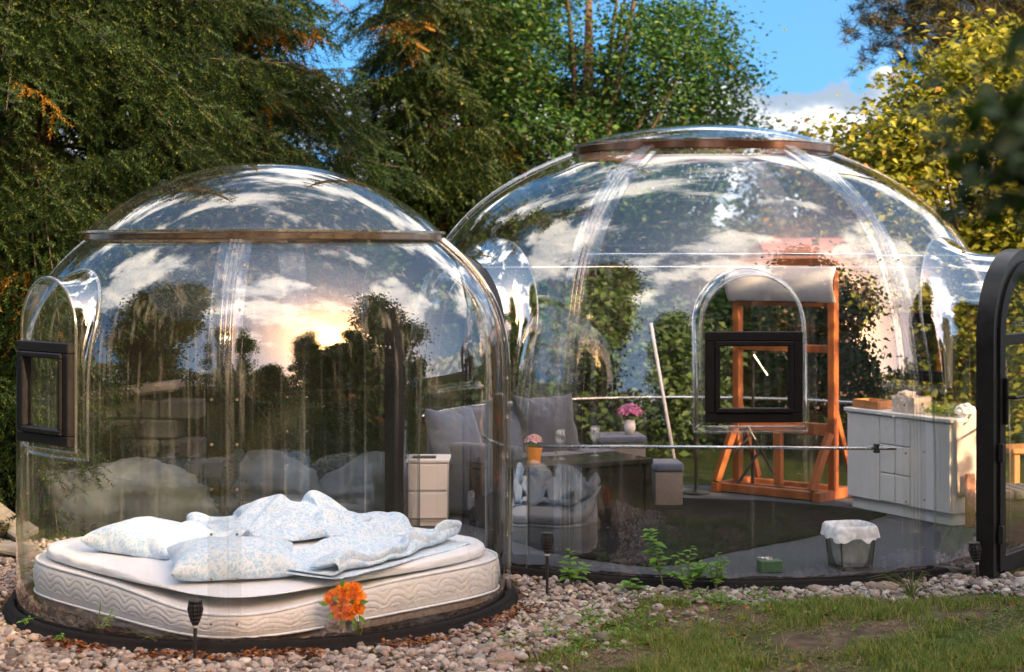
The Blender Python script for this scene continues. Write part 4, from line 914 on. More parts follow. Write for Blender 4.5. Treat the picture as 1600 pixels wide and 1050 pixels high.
o = thing('wooden_plank', 'orange wooden plank standing against the right end of the sideboard', 'plank', (0, 0, 0)); b = B(); q = A + cd * (cl + 0.058) + cn * 0.10; b.bar((q.x, q.y, FZ), (q.x, q.y, 0.40), 0.075, 0.02, tuple(cd)); b.build('plank_board', M_WOOD2, o)
# bin
bp_ = Vector((1.865, 9.53, FZ)); bi = thing('waste_bin', 'dark mesh waste bin lined with a translucent bag', 'waste bin', bp_, R_(14))
b = B(); b.lathe([(0.001, 0.004), (0.097, 0.004), (0.100, 0.01), (0.122, 0.235), (0.126, 0.235), (0.104, 0.0), (0.001, 0.0)], n=36)
wm, t = new_mat('bin_mesh'); tr = t.nodes.new('ShaderNodeBsdfTransparent'); pb = t.nodes.new('ShaderNodeBsdfPrincipled'); pb.inputs['Base Color'].default_value = (0.012, 0.012, 0.013, 1); pb.inputs['Roughness'].default_value = 0.4
mx = t.nodes.new('ShaderNodeMixShader'); mx.inputs[0].default_value = 0.30; t.links.new(tr.outputs[0], mx.inputs[1]); t.links.new(pb.outputs[0], mx.inputs[2]); oo = t.nodes.new('ShaderNodeOutputMaterial'); t.links.new(mx.outputs[0], oo.inputs[0])
bo = b.build('bin_body', wm, bi, auto=50)
def squarish(me, p=5.0):
    for v in me.vertices:
        r = math.hypot(v.co.x, v.co.y)
        if r > 1e-4: c, s_ = abs(v.co.x / r), abs(v.co.y / r); k = 0.93 / ((c ** p + s_ ** p) ** (1 / p)); v.co.x *= k; v.co.y *= k
squarish(bo.data)
for k in range(4):
    a = PI / 4 + k * PI / 2; b = B(); b.tube([(0.122 * math.cos(a), 0.122 * math.sin(a), 0.0), (0.148 * math.cos(a), 0.148 * math.sin(a), 0.235)], 0.004, 6); b.build('corner_wire', M_STRAP, bi)
b = B(); b.lathe([(0.104, 0.0), (0.106, 0.0), (0.106, 0.008), (0.104, 0.008), (0.104, 0.0)], n=36); q_ = b.build('foot_rim', M_STRAP, bi); squarish(q_.data)
V = []; F = []; nt_ = 72; prof = [(0.03, 0.02), (0.07, 0.016), (0.088, 0.05), (0.094, 0.10), (0.106, 0.17), (0.119, 0.236), (0.127, 0.246), (0.134, 0.240), (0.138, 0.215), (0.140, 0.195)]
for i, (r, z_) in enumerate(prof):
    for j in range(nt_):
        a = 2 * PI * j / nt_; f = mnoise.fractal(Vector((math.cos(a) * 2.2, math.sin(a) * 2.2, z_ * 12)), 1, 2, 4); outer = max(0, i - 6)
        V.append(((r + 0.010 * f * (1 if i < 5 else 0.5) + outer * 0.004 * (1 + f)) * math.cos(a), (r + 0.010 * f + outer * 0.004 * (1 + f)) * math.sin(a), z_ - outer * 0.010 * (0.5 + max(0, f)) - (0.05 * max(0, math.cos(a - 0.4)) ** 6 * outer / 3)))
for i in range(len(prof) - 1):
    for j in range(nt_): F.append((i * nt_ + j, i * nt_ + (j + 1) % nt_, (i + 1) * nt_ + (j + 1) % nt_, (i + 1) * nt_ + j))
squarish(raw('bag_liner', V, F, M_BAG, bi, True).data)
# tissue box
tp = Vector((1.405, 9.42, FZ)); tx = thing('tissue_box', 'small green tissue box with a white tissue standing out', 'tissue box', tp, R_(8)); b = B(); b.box((0, 0, 0.032), (0.125, 0.085, 0.064)); b.build('carton', M_BOXGRN, tx)
V = []; F = []
for i in range(9):
    for j in range(9):
        s_, t = i / 8 - .5, j / 8; V.append((s_ * 0.07 * (0.4 + 0.8 * t) - 0.03 * t, 0.012 * math.sin(s_ * 12) * t, 0.06 + 0.045 * t - 0.03 * t * t + 0.012 * mnoise.noise(Vector((i * .5, j * .4, 0)))))
for i in range(8):
    for j in range(8): F.append((i * 9 + j, i * 9 + j + 1, (i + 1) * 9 + j + 1, (i + 1) * 9 + j))
q = raw('tissue', V, F, M_PAPER, tx, True); q.modifiers.new('thick', 'SOLIDIFY').thickness = 0.0015
o = crumple('crumpled_paper', 0.06, M_KRAFT, None, G(520, 992, 0.02) + Vector((0.0, 0.03, 0.015)), 2, (1.0, 0.6, 0.75)); tag(o, 'crumpled brown paper lying by the vase of orange roses', 'paper')

# ------------------------------------------------------------------ garden torches
def torch(px, py, h, label, tilt=0.0, loc=None):
    p = loc or G(px, py, 0.0); t = thing('garden_torch', label, 'garden torch', p, 0, 'solar garden torches'); t.rotation_euler = (0, tilt, 0)
    b = B(); b.tube([(0, 0, -0.02), (0, 0, h - 0.11)], [0.007, 0.009], 8); b.build('pole', M_STRAP, t)
    b = B(); b.lathe([(0.001, h - 0.12), (0.011, h - 0.12), (0.013, h - 0.115), (0.012, h - 0.108)], n=16); b.build('collar', M_LIGHTGREY, t, auto=40)
    b = B(); b.lathe([(0.001, h), (0.030, h), (0.031, h - 0.006), (0.027, h - 0.01), (0.001, h - 0.01)], n=20); b.build('solar_cap', M_STRAP, t, auto=40)
    b = B()
    for k in range(12):
        a = 2 * PI * k / 12; pts = [(0.0265 * math.cos(a), 0.0265 * math.sin(a), h - 0.01), (0.0325 * math.cos(a), 0.0325 * math.sin(a), h - 0.04), (0.024 * math.cos(a), 0.024 * math.sin(a), h - 0.075), (0.010 * math.cos(a), 0.010 * math.sin(a), h - 0.108)]; b.tube(pts, 0.0035, 5)
    for k in range(5):
        zz = h - 0.02 - k * 0.017; r = 0.0285 + 0.004 * math.sin(PI * k / 4) - 0.002 * k; b.lathe([(r, zz), (r + 0.003, zz - 0.003), (r, zz - 0.006), (r - 0.003, zz - 0.003), (r, zz)], n=20)
    b.build('lantern_cage', M_STRAP, t, auto=40)
    b = B(); b.lathe([(0.001, h - 0.012), (0.018, h - 0.012), (0.020, h - 0.04), (0.010, h - 0.09), (0.001, h - 0.095)], n=16); b.build('lamp_core', mat('torch_core', (0.03, 0.03, 0.03), rough=0.4), t, True)
torch(305, 1040, 0.285, 'black garden torch in front of the mattress corner'); torch(855, 936, 0.345, 'black garden torch in the gravel between both domes'); torch(0, 0, 0.22, 'leaning black garden torch beside the black door frame', -0.12, Vector((2.545, 9.42, 0)))

# ------------------------------------------------------------------ things behind and beside
# stool and bench beyond the door
stl = thing('wooden_stool', 'wooden stool on the grass beyond the glass door', 'stool', (3.36, 11.35, 0), R_(20)); b = B(); b.box((0, 0, 0.515), (0.36, 0.28, 0.035), bev=0.008); b.build('seat', M_WOOD2, stl)
for sx_ in (-1, 1):
    for sy_ in (-1, 1): b = B(); b.bar((sx_ * 0.14, sy_ * 0.10, 0), (sx_ * 0.13, sy_ * 0.09, 0.498), 0.045, 0.045, (1, 0, 0)); b.build('leg', M_WOOD2, stl)
bx_ = thing('garden_box', 'low black garden box with a ribbed grey lid behind the door', 'storage box', (3.28, 10.72, 0), R_(8))
b = B(); b.box((0, 0, 0.16), (0.62, 0.34, 0.26)); b.build('box_body', M_STRAP, bx_)
for s_ in (-1, 1):
    for q in (-1, 1): b = B(); b.box((s_ * 0.29, q * 0.15, 0.15), (0.05, 0.05, 0.30)); b.build('leg', M_STRAP, bx_)
for k in range(9): b = B(); b.box((-0.28 + k * 0.07, 0, 0.325), (0.062, 0.36, 0.06), bev=0.025, seg=2); b.build('lid_rib', M_LID, bx_, auto=50)
# block stack behind the small dome
blk_me = B(); blk_me.box((0, 0, 0), (0.27, 0.22, 0.125), bev=0.012); _b = blk_me.build('block', M_BLOCK); _bm_ = _b.data; bpy.data.objects.remove(_b)
bs = thing('block_wall', 'weathered stack of grey concrete blocks behind the smaller dome', 'wall', (-3.1, 11.9, 0.0), R_(-4))
for r in range(6):
    nb = 4 if r < 3 else 3 + (r % 2)
    for c in range(nb):
        x = 0.14 + c * 0.285 + (0.14 if r % 2 else 0)
        if x > 1.06 - r * 0.02: continue
        o = bpy.data.objects.new('block', _bm_); COL.objects.link(o); o.parent = bs; o.location = (x + random.uniform(-.008, .008), random.uniform(-.015, .015), 0.066 + r * 0.134); o.rotation_euler = (random.uniform(-.02, .02), random.uniform(-.02, .02), random.uniform(-.04, .04))
b = B(); b.box((0.40, 0, 0.845), (0.85, 0.30, 0.07), bev=0.02, rot=Matrix.Rotation(R_(-7), 3, 'Y')); b.build('cap_slab', M_SLAB, bs)
def rock(label, loc, s_, seed, m=M_ROCK, name='boulder', group=None):
    bm = bmesh.new(); bmesh.ops.create_icosphere(bm, subdivisions=5, radius=1.0)
    for v in bm.verts:
        q = v.co.copy(); k = 1 + 0.28 * mnoise.noise(q * 1.1 + Vector((seed, 0, 0))) + 0.12 * mnoise.fractal(q * 2.6 + Vector((seed, seed, 0)), 0.8, 2.1, 5)
        # cut into facets
        for f in range(5):
            rg = random.Random(seed * 13 + f); d = Vector((rg.uniform(-1, 1), rg.uniform(-1, 1), rg.uniform(-.4, 1))).normalized(); hh = q.dot(d) * k
            if hh > 0.72: k *= 1 - 0.75 * (hh - 0.72) / hh
        v.co = Vector((q.x * s_[0], q.y * s_[1], q.z * s_[2])) * k
    me = bpy.data.meshes.new(name); bm.to_mesh(me); bm.free(); o = link(name, me, m, None, True); o.location = loc; return tag(o, label, 'boulder', group)
rock('long pale blue grey boulder in front of the block stack', (-2.55, 11.3, 0.17), (0.62, 0.26, 0.27), 3)
rock('rounded grey boulder behind the back seam of the smaller dome', (-1.62, 11.7, 0.15), (0.36, 0.25, 0.30), 9)
rock('mossy squat boulder near the black door jamb', (-0.95, 11.9, 0.14), (0.40, 0.26, 0.28), 14)
rock('low flat boulder between the two rounded ones', (-1.30, 11.2, 0.07), (0.45, 0.22, 0.15), 21)
for i, (px, py, s_, rr, lab) in enumerate(((8, 838, (0.30, 0.14, 0.05), (0.5, 0.7, 0.3), 'broken pale slab tilted on end left of the smaller dome'), (24, 868, (0.22, 0.16, 0.04), (0.1, 0.15, -0.2), 'flat broken slab lowest in the rubble on the left'), (36, 846, (0.16, 0.12, 0.05), (0.3, -0.3, 0.8), 'small broken slab against the left side of the dome'))):
    p = G(px, py, 0.02); b = B(); b.box((0, 0, 0), s_, bev=0.012); o = b.build('broken_slab', M_SLAB); o.location = p + Vector((0, 0, (0.12, 0.035, 0.06)[i])); o.rotation_euler = rr; tag(o, lab, 'slab')
fe = thing('board_fence', 'dark weathered board fence left of the smaller dome', 'fence', (-5.2, 12.6, 0))
for k in range(8): b = B(); b.box((1.1, 0, 0.12 + k * 0.155), (2.4, 0.025, 0.145)); b.build('board', M_FENCE, fe)
for x in (0.0, 1.2, 2.25): b = B(); b.box((x, 0.06, 0.65), (0.09, 0.09, 1.3)); b.build('post', M_FENCE, fe)
hs = thing('garden_shed', 'brown garden shed with a dull red roof behind the easel', 'shed', (3.3, 21.0, 0))
b = B(); b.box((0.35, 0, 0.84), (1.15, 2.0, 1.68), bev=0.01); b.build('wall', M_BRICK, hs)
b = B(); V = [(-0.32, -1.15, 1.66), (1.02, -1.15, 1.66), (1.02, 1.15, 1.66), (-0.32, 1.15, 1.66), (-0.32, 0, 2.0), (1.02, 0, 2.0)]
raw('roof', V, [(0, 1, 5, 4), (2, 3, 4, 5), (0, 4, 3), (1, 2, 5), (0, 3, 2, 1)], M_ROOF, hs); b.bm.free()

# ------------------------------------------------------------------ gravel, grass, weeds
def ico(sub):
    bm = bmesh.new(); bmesh.ops.create_icosphere(bm, subdivisions=sub, radius=1.0); bm.verts.ensure_lookup_table()
    V = np.array([v.co for v in bm.verts]); F = np.array([[v.index for v in f.verts] for f in bm.faces]); bm.free(); return V, F
iv, if_ = ico(2)
def pebble_t(seed):
    out = []
    for v in iv:
        q = Vector(v); k = 1 + 0.28 * mnoise.noise(q * 1.2 + Vector((seed, 0, 0))) + 0.10 * mnoise.noise(q * 2.8 + Vector((0, seed, 0))); out.append(q * k)
    a = np.array(out); a[:, 2] *= 0.7; return a
peb = [pebble_t(s_ * 3.7) for s_ in range(8)]
def in_gravel(x, y):
    """gravel apron round both domes; grass keeps the lower right"""
    ds = math.hypot(x - SC.x, y - SC.y); db = math.hypot(x - BC.x, y - BC.y)
    if ds < 1.335 or db < 1.975: return 0
    dd = d_.xy; rel = Vector((x - BC.x, y - BC.y))
    if rel.dot(dd) > 0 and abs(rel.dot(u_.xy)) < 0.5 and rel.length < 2.18: return 0
    px = 800 + x / y * FPX; py = HOR + EYE / y * FPX
    if px > 1000: lim = 937 + 0.008 * (px - 1000) - 12 * max(0, (px - 1380) / 220)
    elif px > 770: lim = 1060 - (px - 770) / 230 * 105
    else: lim = 1120
    lim += 14 * mnoise.noise(Vector((x * 3.1, y * 3.1, 0)))
    if py < lim and py > 846: return 1.0
    if py < lim + 45 and py > 880: return 0.10 if px < 1120 else 0.004
    return 0
pts = []
for layer, cnt in ((0, 30000), (1, 12000)):
    for _ in range(cnt):
        y = random.uniform(6.9, 10.9); x = random.uniform(-0.33 * y, 0.33 * y); gq = in_gravel(x, y)
        if gq and random.random() < gq: pts.append((x, y, 0.008 + layer * 0.014))
pts = np.array(pts); k = len(pts); VV = []; FF = []; off = 0
which = RNG.integers(0, 8, k); sz_ = RNG.lognormal(math.log(0.0120), 0.42, k)
for t in range(8):
    ids = np.where(which == t)[0]; n = len(ids); up = rand_dir(n, 0.55, 1.0); V, F = scatter(peb[t], if_, pts[ids], frames(rand_dir(n, -0.15, 0.15), up), np.stack([sz_[ids] * RNG.uniform(0.9, 1.45, n), sz_[ids], sz_[ids] * RNG.uniform(0.7, 1.0, n)], 1)); VV.append(V); FF.append(F + off); off += len(V)
gv = link('gravel', np_mesh('gravel', np.concatenate(VV), np.concatenate(FF)), LM_PEBBLE, None, True); tag(gv, 'grey and pink pebbles spread around both domes', None, None, 'stuff'); print('pebbles', k)

BLADE_V = np.array([(0, -0.5, 0), (0, 0.5, 0), (0.05, -0.4, 0.4), (0.05, 0.4, 0.4), (0.22, -0.22, 0.75), (0.22, 0.22, 0.75), (0.5, 0, 1.0)], float); BLADE_F = np.array([(0, 1, 3), (0, 3, 2), (2, 3, 5), (2, 5, 4), (4, 5, 6)])
def blades(pos, hlo, hhi, wd, lean=0.35):
    n = len(pos); a = RNG.uniform(0, 2 * PI, n); rot = np.zeros((n, 3, 3)); c, s_ = np.cos(a), np.sin(a)
    rot[:, 0, 0] = c; rot[:, 0, 1] = -s_; rot[:, 1, 0] = s_; rot[:, 1, 1] = c; rot[:, 2, 2] = 1
    h = RNG.uniform(hlo, hhi, n); return scatter(BLADE_V, BLADE_F, pos, rot, np.stack([h * RNG.uniform(0.3, 2.6, n), np.full(n, wd) * RNG.uniform(0.6, 1.3, n), h], 1))
gp = []
def grass_ok(x, y):
    px = 800 + x / y * FPX; py = HOR + EYE / y * FPX
    if in_gravel(x, y) == 1.0 or py < 940 or math.hypot(x - SC.x, y - SC.y) < 1.35 or math.hypot(x - BC.x, y - BC.y) < 2.0: return 0
    dn = mnoise.fractal(Vector((x * 1.9, y * 1.9, 9)), 1, 2, 4)
    return max(0.02, 0.22 + 1.3 * dn) * (1.0 if px > 1000 else max(0.10, 1 - (1000 - px) / 190))
while len(gp) < 34000:
    y = random.uniform(6.9, 9.1); x = random.uniform(-0.05 * y, 0.34 * y)
    if random.random() > grass_ok(x, y): continue
    for _ in range(random.randint(6, 26)): gp.append((x + random.gauss(0, .022), y + random.gauss(0, .022), 0))
V, F = blades(np.array(gp), 0.012, 0.062, 0.0042)
tag(link('grass', np_mesh('grass', V, F), LM_GRASS), 'patchy short lawn grass in the lower right', None, None, 'stuff')
sp = []
while len(sp) < 9000:
    y = random.uniform(6.9, 8.8); x = random.uniform(-0.02 * y, 0.34 * y)
    if in_gravel(x, y) == 1.0: continue
    if mnoise.noise(Vector((x * 2.7, y * 2.7, 31))) > -0.1: sp.append((x, y, random.uniform(0.002, 0.012)))
n = len(sp); V, F = scatter(BLADE_V[:, [2, 1, 0]] * np.array([1, 1, 0.4]), BLADE_F, np.array(sp), frames(rand_dir(n, -0.05, 0.18), np.tile([0, 0, 1.0], (n, 1))), np.stack([RNG.uniform(0.02, 0.06, n), np.full(n, 0.0022), np.full(n, 0.03)], 1))
tag(link('dry_straw', np_mesh('dry_straw', V, F), LM_STRAW), 'dry straw and dead stalks between the grass', None, None, 'stuff')
# bark and leaf litter along the small dome
lp = []
for _ in range(5200):
    a = R_(random.gauss(5, 42)); r = 1.25 + random.uniform(0.085, 0.19) + abs(random.gauss(0, 0.03)); x, y = SC.x + r * math.sin(a), SC.y - r * math.cos(a)
    if mnoise.noise(Vector((x * 2.4, y * 2.4, 3))) > -0.12: lp.append((x, y, random.uniform(0.012, 0.04)))
for _ in range(2600):
    y = random.uniform(7.0, 9.3); x = random.uniform(-0.33 * y, 0.33 * y)
    if math.hypot(x - SC.x, y - SC.y) > 1.35 and math.hypot(x - BC.x, y - BC.y) > 2.0 and mnoise.noise(Vector((x * 3, y * 3, 55))) > 0.05: lp.append((x, y, random.uniform(0.02, 0.035)))
n = len(lp); V, F = scatter(LEAF_V, LEAF_F, np.array(lp), frames(rand_dir(n, -0.3, 0.3), rand_dir(n, 0.2, 1)), RNG.uniform(0.012, 0.034, n))
LM_LITTER = leaf_mat('bark_litter', [(0.0, (0.025, 0.014, 0.010)), (0.55, (0.09, 0.035, 0.015)), (0.85, (0.26, 0.085, 0.018)), (1.0, (0.40, 0.15, 0.03))], 0.1)
tag(link('leaf_litter', np_mesh('leaf_litter', V, F), LM_LITTER), 'rusty bark and dead leaves along the black dome base', None, None, 'stuff')
# low weeds on the lawn edge
def weed_mat_leaf(): pass
wp = []
for _ in range(60000):
    y = random.uniform(7.0, 9.2); x = random.uniform(-0.02 * y, 0.33 * y); px = 800 + x / y * FPX; py = HOR + EYE / y * FPX
    if math.hypot(x - BC.x, y - BC.y) < 2.02 or math.hypot(x - SC.x, y - SC.y) < 1.36: continue
    w1 = math.exp(-(((px - 1130) / 90) ** 2 + ((py - 945) / 14) ** 2)) + 0.9 * math.exp(-(((px - 960) / 70) ** 2 + ((py - 985) / 22) ** 2)) + 0.5 * math.exp(-(((px - 900) / 90) ** 2 + ((py - 1020) / 25) ** 2)) + 0.05
    if random.random() < w1 * max(0, 0.25 + mnoise.noise(Vector((x * 9, y * 9, 2)))): wp.append((x, y, random.uniform(0.008, 0.05)))
wp = wp[:5200]; n = len(wp); V, F = scatter(LEAF_V, LEAF_F, np.array(wp), frames(rand_dir(n, -0.1, 0.5), rand_dir(n, 0.4, 1)), RNG.uniform(0.012, 0.030, n))
tag(link('ground_cover', np_mesh('ground_cover', V, F), LM_WEED), 'low leafy ground cover at the edge of the gravel', None, None, 'stuff')
def weed(px, py, h, nl, label, ls=0.045, lean=0.0, br=0, name='nettle_plant', cat='plant', z0=0.0, spread=1.0):
    p = G(px, py, z0); t = thing(name, label, cat, p); b = B(); sts = [((0, 0, 0), (lean * 0.5 * h, 0, h * 0.55), (lean * h, 0, h))]
    rg = random.Random(int(px * 7 + py))
    for k in range(br): a = rg.uniform(0, 2 * PI); q = rg.uniform(0.25, 0.6); sts.append(((lean * q * h, 0, h * q * 0.5), (lean * q * h + 0.25 * h * math.cos(a) * spread, 0.15 * h * math.sin(a), h * (q * 0.5 + 0.25)), (0.42 * h * math.cos(a) * spread + lean * q * h, 0.28 * h * math.sin(a), h * rg.uniform(0.5, 0.85))))
    for s_ in sts: b.tube(s_, [0.004, 0.003, 0.0015], 5)
    b.build('stem', M_STEM, t)
    per = max(1, nl // len(sts))
    for s_ in sts:
        a0, a1, a2 = map(Vector, s_)
        for i in range(per):
            q = 0.25 + 0.75 * (i + 1) / per; pt = a0.lerp(a1, q * 2) if q < .5 else a1.lerp(a2, q * 2 - 1); an = i * PI / 2 + (i // 2) * 0.7 + rg.uniform(-.3, .3)
            leaf_obj(ME_WLEAF, pt, (math.cos(an), math.sin(an), rg.uniform(-0.25, 0.35)), (0, rg.uniform(-.5, 0), 1), ls * rg.uniform(0.95, 1.5) * (1.15 - 0.35 * q), t)
    return t
weed(1038, 925, 0.335, 40, 'tallest nettle with a bare lower stem before the rug', 0.058, -0.24)
weed(1072, 932, 0.26, 110, 'bushiest nettle clump in front of the larger dome', 0.040, 0.10, 5)
weed(1118, 928, 0.215, 84, 'pale leafy weed right of the bushiest nettle', 0.034, 0.05, 5)
weed(893, 922, 0.21, 36, 'dark nettle just right of the middle garden torch', 0.060, -0.05, 2)
weed(985, 930, 0.085, 16, 'low broad leaved plant on the pebbles by the black base', 0.060, 0.0, 3, 'seedling')
weed(150, 1005, 0.20, 26, 'spindly weed climbing before the left side of the mattress', 0.026, 0.12, 3, 'weed_plant')
weed(45, 985, 0.07, 18, 'small green weed at the far left of the gravel', 0.036, 0.0, 3, 'weed_plant'); weed(95, 1010, 0.06, 20, 'low bright weed left of the spindly one', 0.032, 0.0, 4, 'weed_plant')
def tuft(px, py, n, h, label, spread=0.07):
    p = G(px, py, 0); t = thing('grass_tuft', label, 'grass', p); b = B()
    for i in range(n):
        a = random.uniform(0, 2 * PI); hh = h * random.uniform(0.6, 1.1); s_ = spread * random.uniform(0.4, 1.6)
        b.tube([(0, 0, 0), (s_ * .35 * math.cos(a), s_ * .2 * math.sin(a), hh * .6), (s_ * math.cos(a), s_ * .6 * math.sin(a), hh), (s_ * 1.6 * math.cos(a), s_ * .8 * math.sin(a), hh * 0.88)], [0.0025, 0.002, 0.0014, 0.0005], 4)
    b.build('blades', LM_GRASS, t)
tuft(1425, 938, 26, 0.15, 'wiry grass tuft in the pebbles before the sideboard', 0.11); tuft(560, 1008, 7, 0.15, 'few thin grass blades right of the orange roses', 0.05); tuft(250, 1015, 9, 0.10, 'thin grass blades left of the front garden torch', 0.08)

# ------------------------------------------------------------------ trees
QUAD_V = np.array([(0, 0, 0), (0.45, 0.30, 0.07), (1, 0, -0.08), (0.45, -0.30, 0.07)], float); QUAD_F = np.array([(0, 1, 2), (0, 2, 3)])
def twig_tmpl(n=10, ln=0.15, nl=0.030, wd=0.0105):
    V = []; F = []
    for i in range(n):
        t = (i + .5) / n * ln
        for k, an in enumerate((0, 2.1, 4.2)):
            an += i * 0.9; r = Vector((0.55, math.cos(an), math.sin(an))).normalized(); side = r.cross(Vector((1, 0, 0))).normalized(); p = Vector((t, 0, 0)); j = len(V)
            V += [p - side * wd / 2, p + side * wd / 2, p + r * nl * (1 - 0.4 * t / ln)]; F.append((j, j + 1, j + 2))
    return np.array(V), np.array(F)
TW_V, TW_F = twig_tmpl()
def trunk_mesh(name, pts, rs, m, parent, limbs=()):
    b = B(); b.tube(pts, rs, 10)
    for (a, rr) in limbs: b.tube(a, rr, 5, cap=False)
    return b.build(name, m, parent, True)
def spruce(loc, H, rad, label, n_b=70, zlo=0.6, zhi=6.5, m=None, dry=0.06, seed=1, sector=None, twig_s=1.0, dens=1.0, rmin=0.5):
    rg = random.Random(seed); t = thing('spruce_tree', label, 'tree', loc); tw = []; dr_ = []; limbs = []
    n_top = int((H - zhi) * 4)
    for i in range(n_b + n_top):
        z0 = zlo + (zhi - zlo) * ((i + rg.random()) / n_b) if i < n_b else zhi + (H * 0.985 - zhi) * ((i - n_b + rg.random()) / n_top)
        a = rg.uniform(0, 2 * PI) if sector is None else R_(rg.uniform(*sector))
        Lb = max(rmin if i < n_b else 0.15, rad * (1 - z0 / H) ** 0.8 * rg.uniform(0.75, 1.15)); up = rg.uniform(0.0, 0.35); dn_ = rg.uniform(0.30, 0.85)
        hd = Vector((math.cos(a), math.sin(a), 0)); sdv = Vector((-math.sin(a), math.cos(a), 0))
        def bp(q): return hd * (Lb * q) + Vector((0, 0, z0 + Lb * (up * q - dn_ * q * q + 0.18 * q ** 3)))
        limbs.append(([bp(q / 7) for q in range(8)], [0.007 * (1 - q / 8) * (0.5 + Lb / rad) + 0.002 for q in range(8)]))
        for k in range(int(Lb / 0.06)):          # needles along the bough itself
            q = min(1.0, (k + rg.random()) * 0.06 / Lb); pt = bp(q); dd = hd + sdv * rg.uniform(-.9, .9) + Vector((0, 0, rg.uniform(-1.0, 0.3))); tw.append((pt.x, pt.y, pt.z, dd.x, dd.y, dd.z, rg.uniform(0.8, 1.3) * twig_s))
        isdry = rg.random() < dry; nb = int(Lb / 0.10 * dens)
        for k in range(nb):
            q = 0.14 + 0.86 * (k + rg.random() * 0.6) / nb; p0 = bp(q); sg = 1 if k % 2 else -1
            ln = (0.50 * Lb * (1 - q) ** 0.8 + 0.14) * rg.uniform(0.6, 1.1); dirv = (hd * rg.uniform(0.55, 0.85) + sdv * sg * rg.uniform(0.5, 1.0)).normalized(); drp = rg.uniform(0.25, 0.75)
            ns = max(1, int(ln / 0.085)); thisdry = isdry or rg.random() < dry * 0.6
            for s_ in range(ns):
                f = (s_ + .5) / ns; pt = p0 + dirv * (ln * f) - Vector((0, 0, drp * ln * f * f))
                for w_ in (0, 1):
                    dd = dirv * 0.8 + (sdv if w_ else -sdv) * rg.uniform(0.2, 0.9) + hd * 0.2 + Vector((0, 0, -rg.uniform(0.3, 1.7)))
                    (dr_ if thisdry else tw).append((pt.x, pt.y, pt.z, dd.x, dd.y, dd.z, rg.uniform(0.75, 1.35) * twig_s))
    trunk_mesh('trunk', [(0, 0, -0.1), (0.02, 0, H * 0.3), (0, 0.03, H * 0.7), (0, 0, H)], [0.04 * H ** 0.8, 0.032 * H ** 0.8, 0.016 * H ** 0.8, 0.01], M_BARK, t, limbs)
    for arr, mm, nm in ((tw, m or LM_SPRUCE, 'crown'), (dr_, LM_DRY, 'dead_twigs')):
        if not arr: continue
        A_ = np.array(arr); V, F = scatter(TW_V, TW_F, A_[:, :3], frames(A_[:, 3:6], rand_dir(len(A_), 0.3, 1)), A_[:, 6]); tag(link(nm, np_mesh(nm, V, F), mm, t), kind='stuff')
    return len(tw) * len(TW_F)
def leafy(loc, label, centre, size, n_cl, per, leaf, m, name='leafy_tree', cat='tree', trunk_r=0.10, gap=0.0, seed=1, flat=0.55, cl_r=0.24, fork=14, shape=2.0, dry=0.0, gscale=0.9, stemz=None, group=None):
    """crown of leaf clusters in an ellipsoid thinned by noise, on a forked trunk"""
    rg = random.Random(seed); rn = np.random.default_rng(seed); t = thing(name, label, cat, loc, 0, group); C = []; c = Vector(centre); tries = 0
    while len(C) < n_cl and tries < n_cl * 40:
        tries += 1; q = Vector((rg.uniform(-1, 1), rg.uniform(-1, 1), rg.uniform(-1, 1))); r = q.length
        if r > 1 or rg.random() > 0.25 + 0.75 * r ** shape: continue
        p = c + Vector((q.x * size[0], q.y * size[1], q.z * size[2])); nv = mnoise.noise(p * gscale + Vector((seed * 5.1, 0, 0)))
        if nv < gap or r > 0.72 + 0.55 * (nv - gap): continue
        C.append(p)
    pos = []
    for p in C:
        k = per; e = rn.normal(0, 1, (k, 3)) * np.array([cl_r, cl_r, cl_r * flat]); pos.append(np.array(p) + e)
    pos = np.concatenate(pos); n = len(pos); x = rand_dir(n, -0.75, 0.25); upv = rand_dir(n, 0.25, 1.0) + np.array([0, -0.25, 0.2])
    V, F = scatter(QUAD_V, QUAD_F, pos, frames(x, upv), rn.uniform(0.65, 1.25, n) * leaf)
    tag(link('crown' if cat == 'tree' else 'foliage', np_mesh('crown', V, F), m, t), kind='stuff')
    limbs = []; zb = c.z - size[2] * 0.75; th = Vector((c.x * 0.5, c.y * 0.5, max(zb, 0.15)))
    for p in rg.sample(C, min(fork, len(C))):
        mid = th.lerp(p, 0.5) + Vector((0, 0, 0.12 * size[2] * rg.uniform(-.3, 1))); s0 = Vector((c.x * .3, c.y * .3, th.z * rg.uniform(0.7, 1.0))); limbs.append(([s0, s0.lerp(mid, .5) + Vector((0, 0, .05)), mid, mid.lerp(p, .6), p], [trunk_r * 0.5, trunk_r * .36, trunk_r * 0.24, trunk_r * 0.13, trunk_r * .05]))
    trunk_mesh('trunk' if cat == 'tree' else 'stem', [(0, 0, -0.05), (c.x * .15, c.y * .15, th.z * .5), th, Vector((c.x, c.y, c.z + size[2] * .3))], [trunk_r * 1.2, trunk_r, trunk_r * .85, trunk_r * .15], M_BARK, t, limbs)
    return n
tot = 0
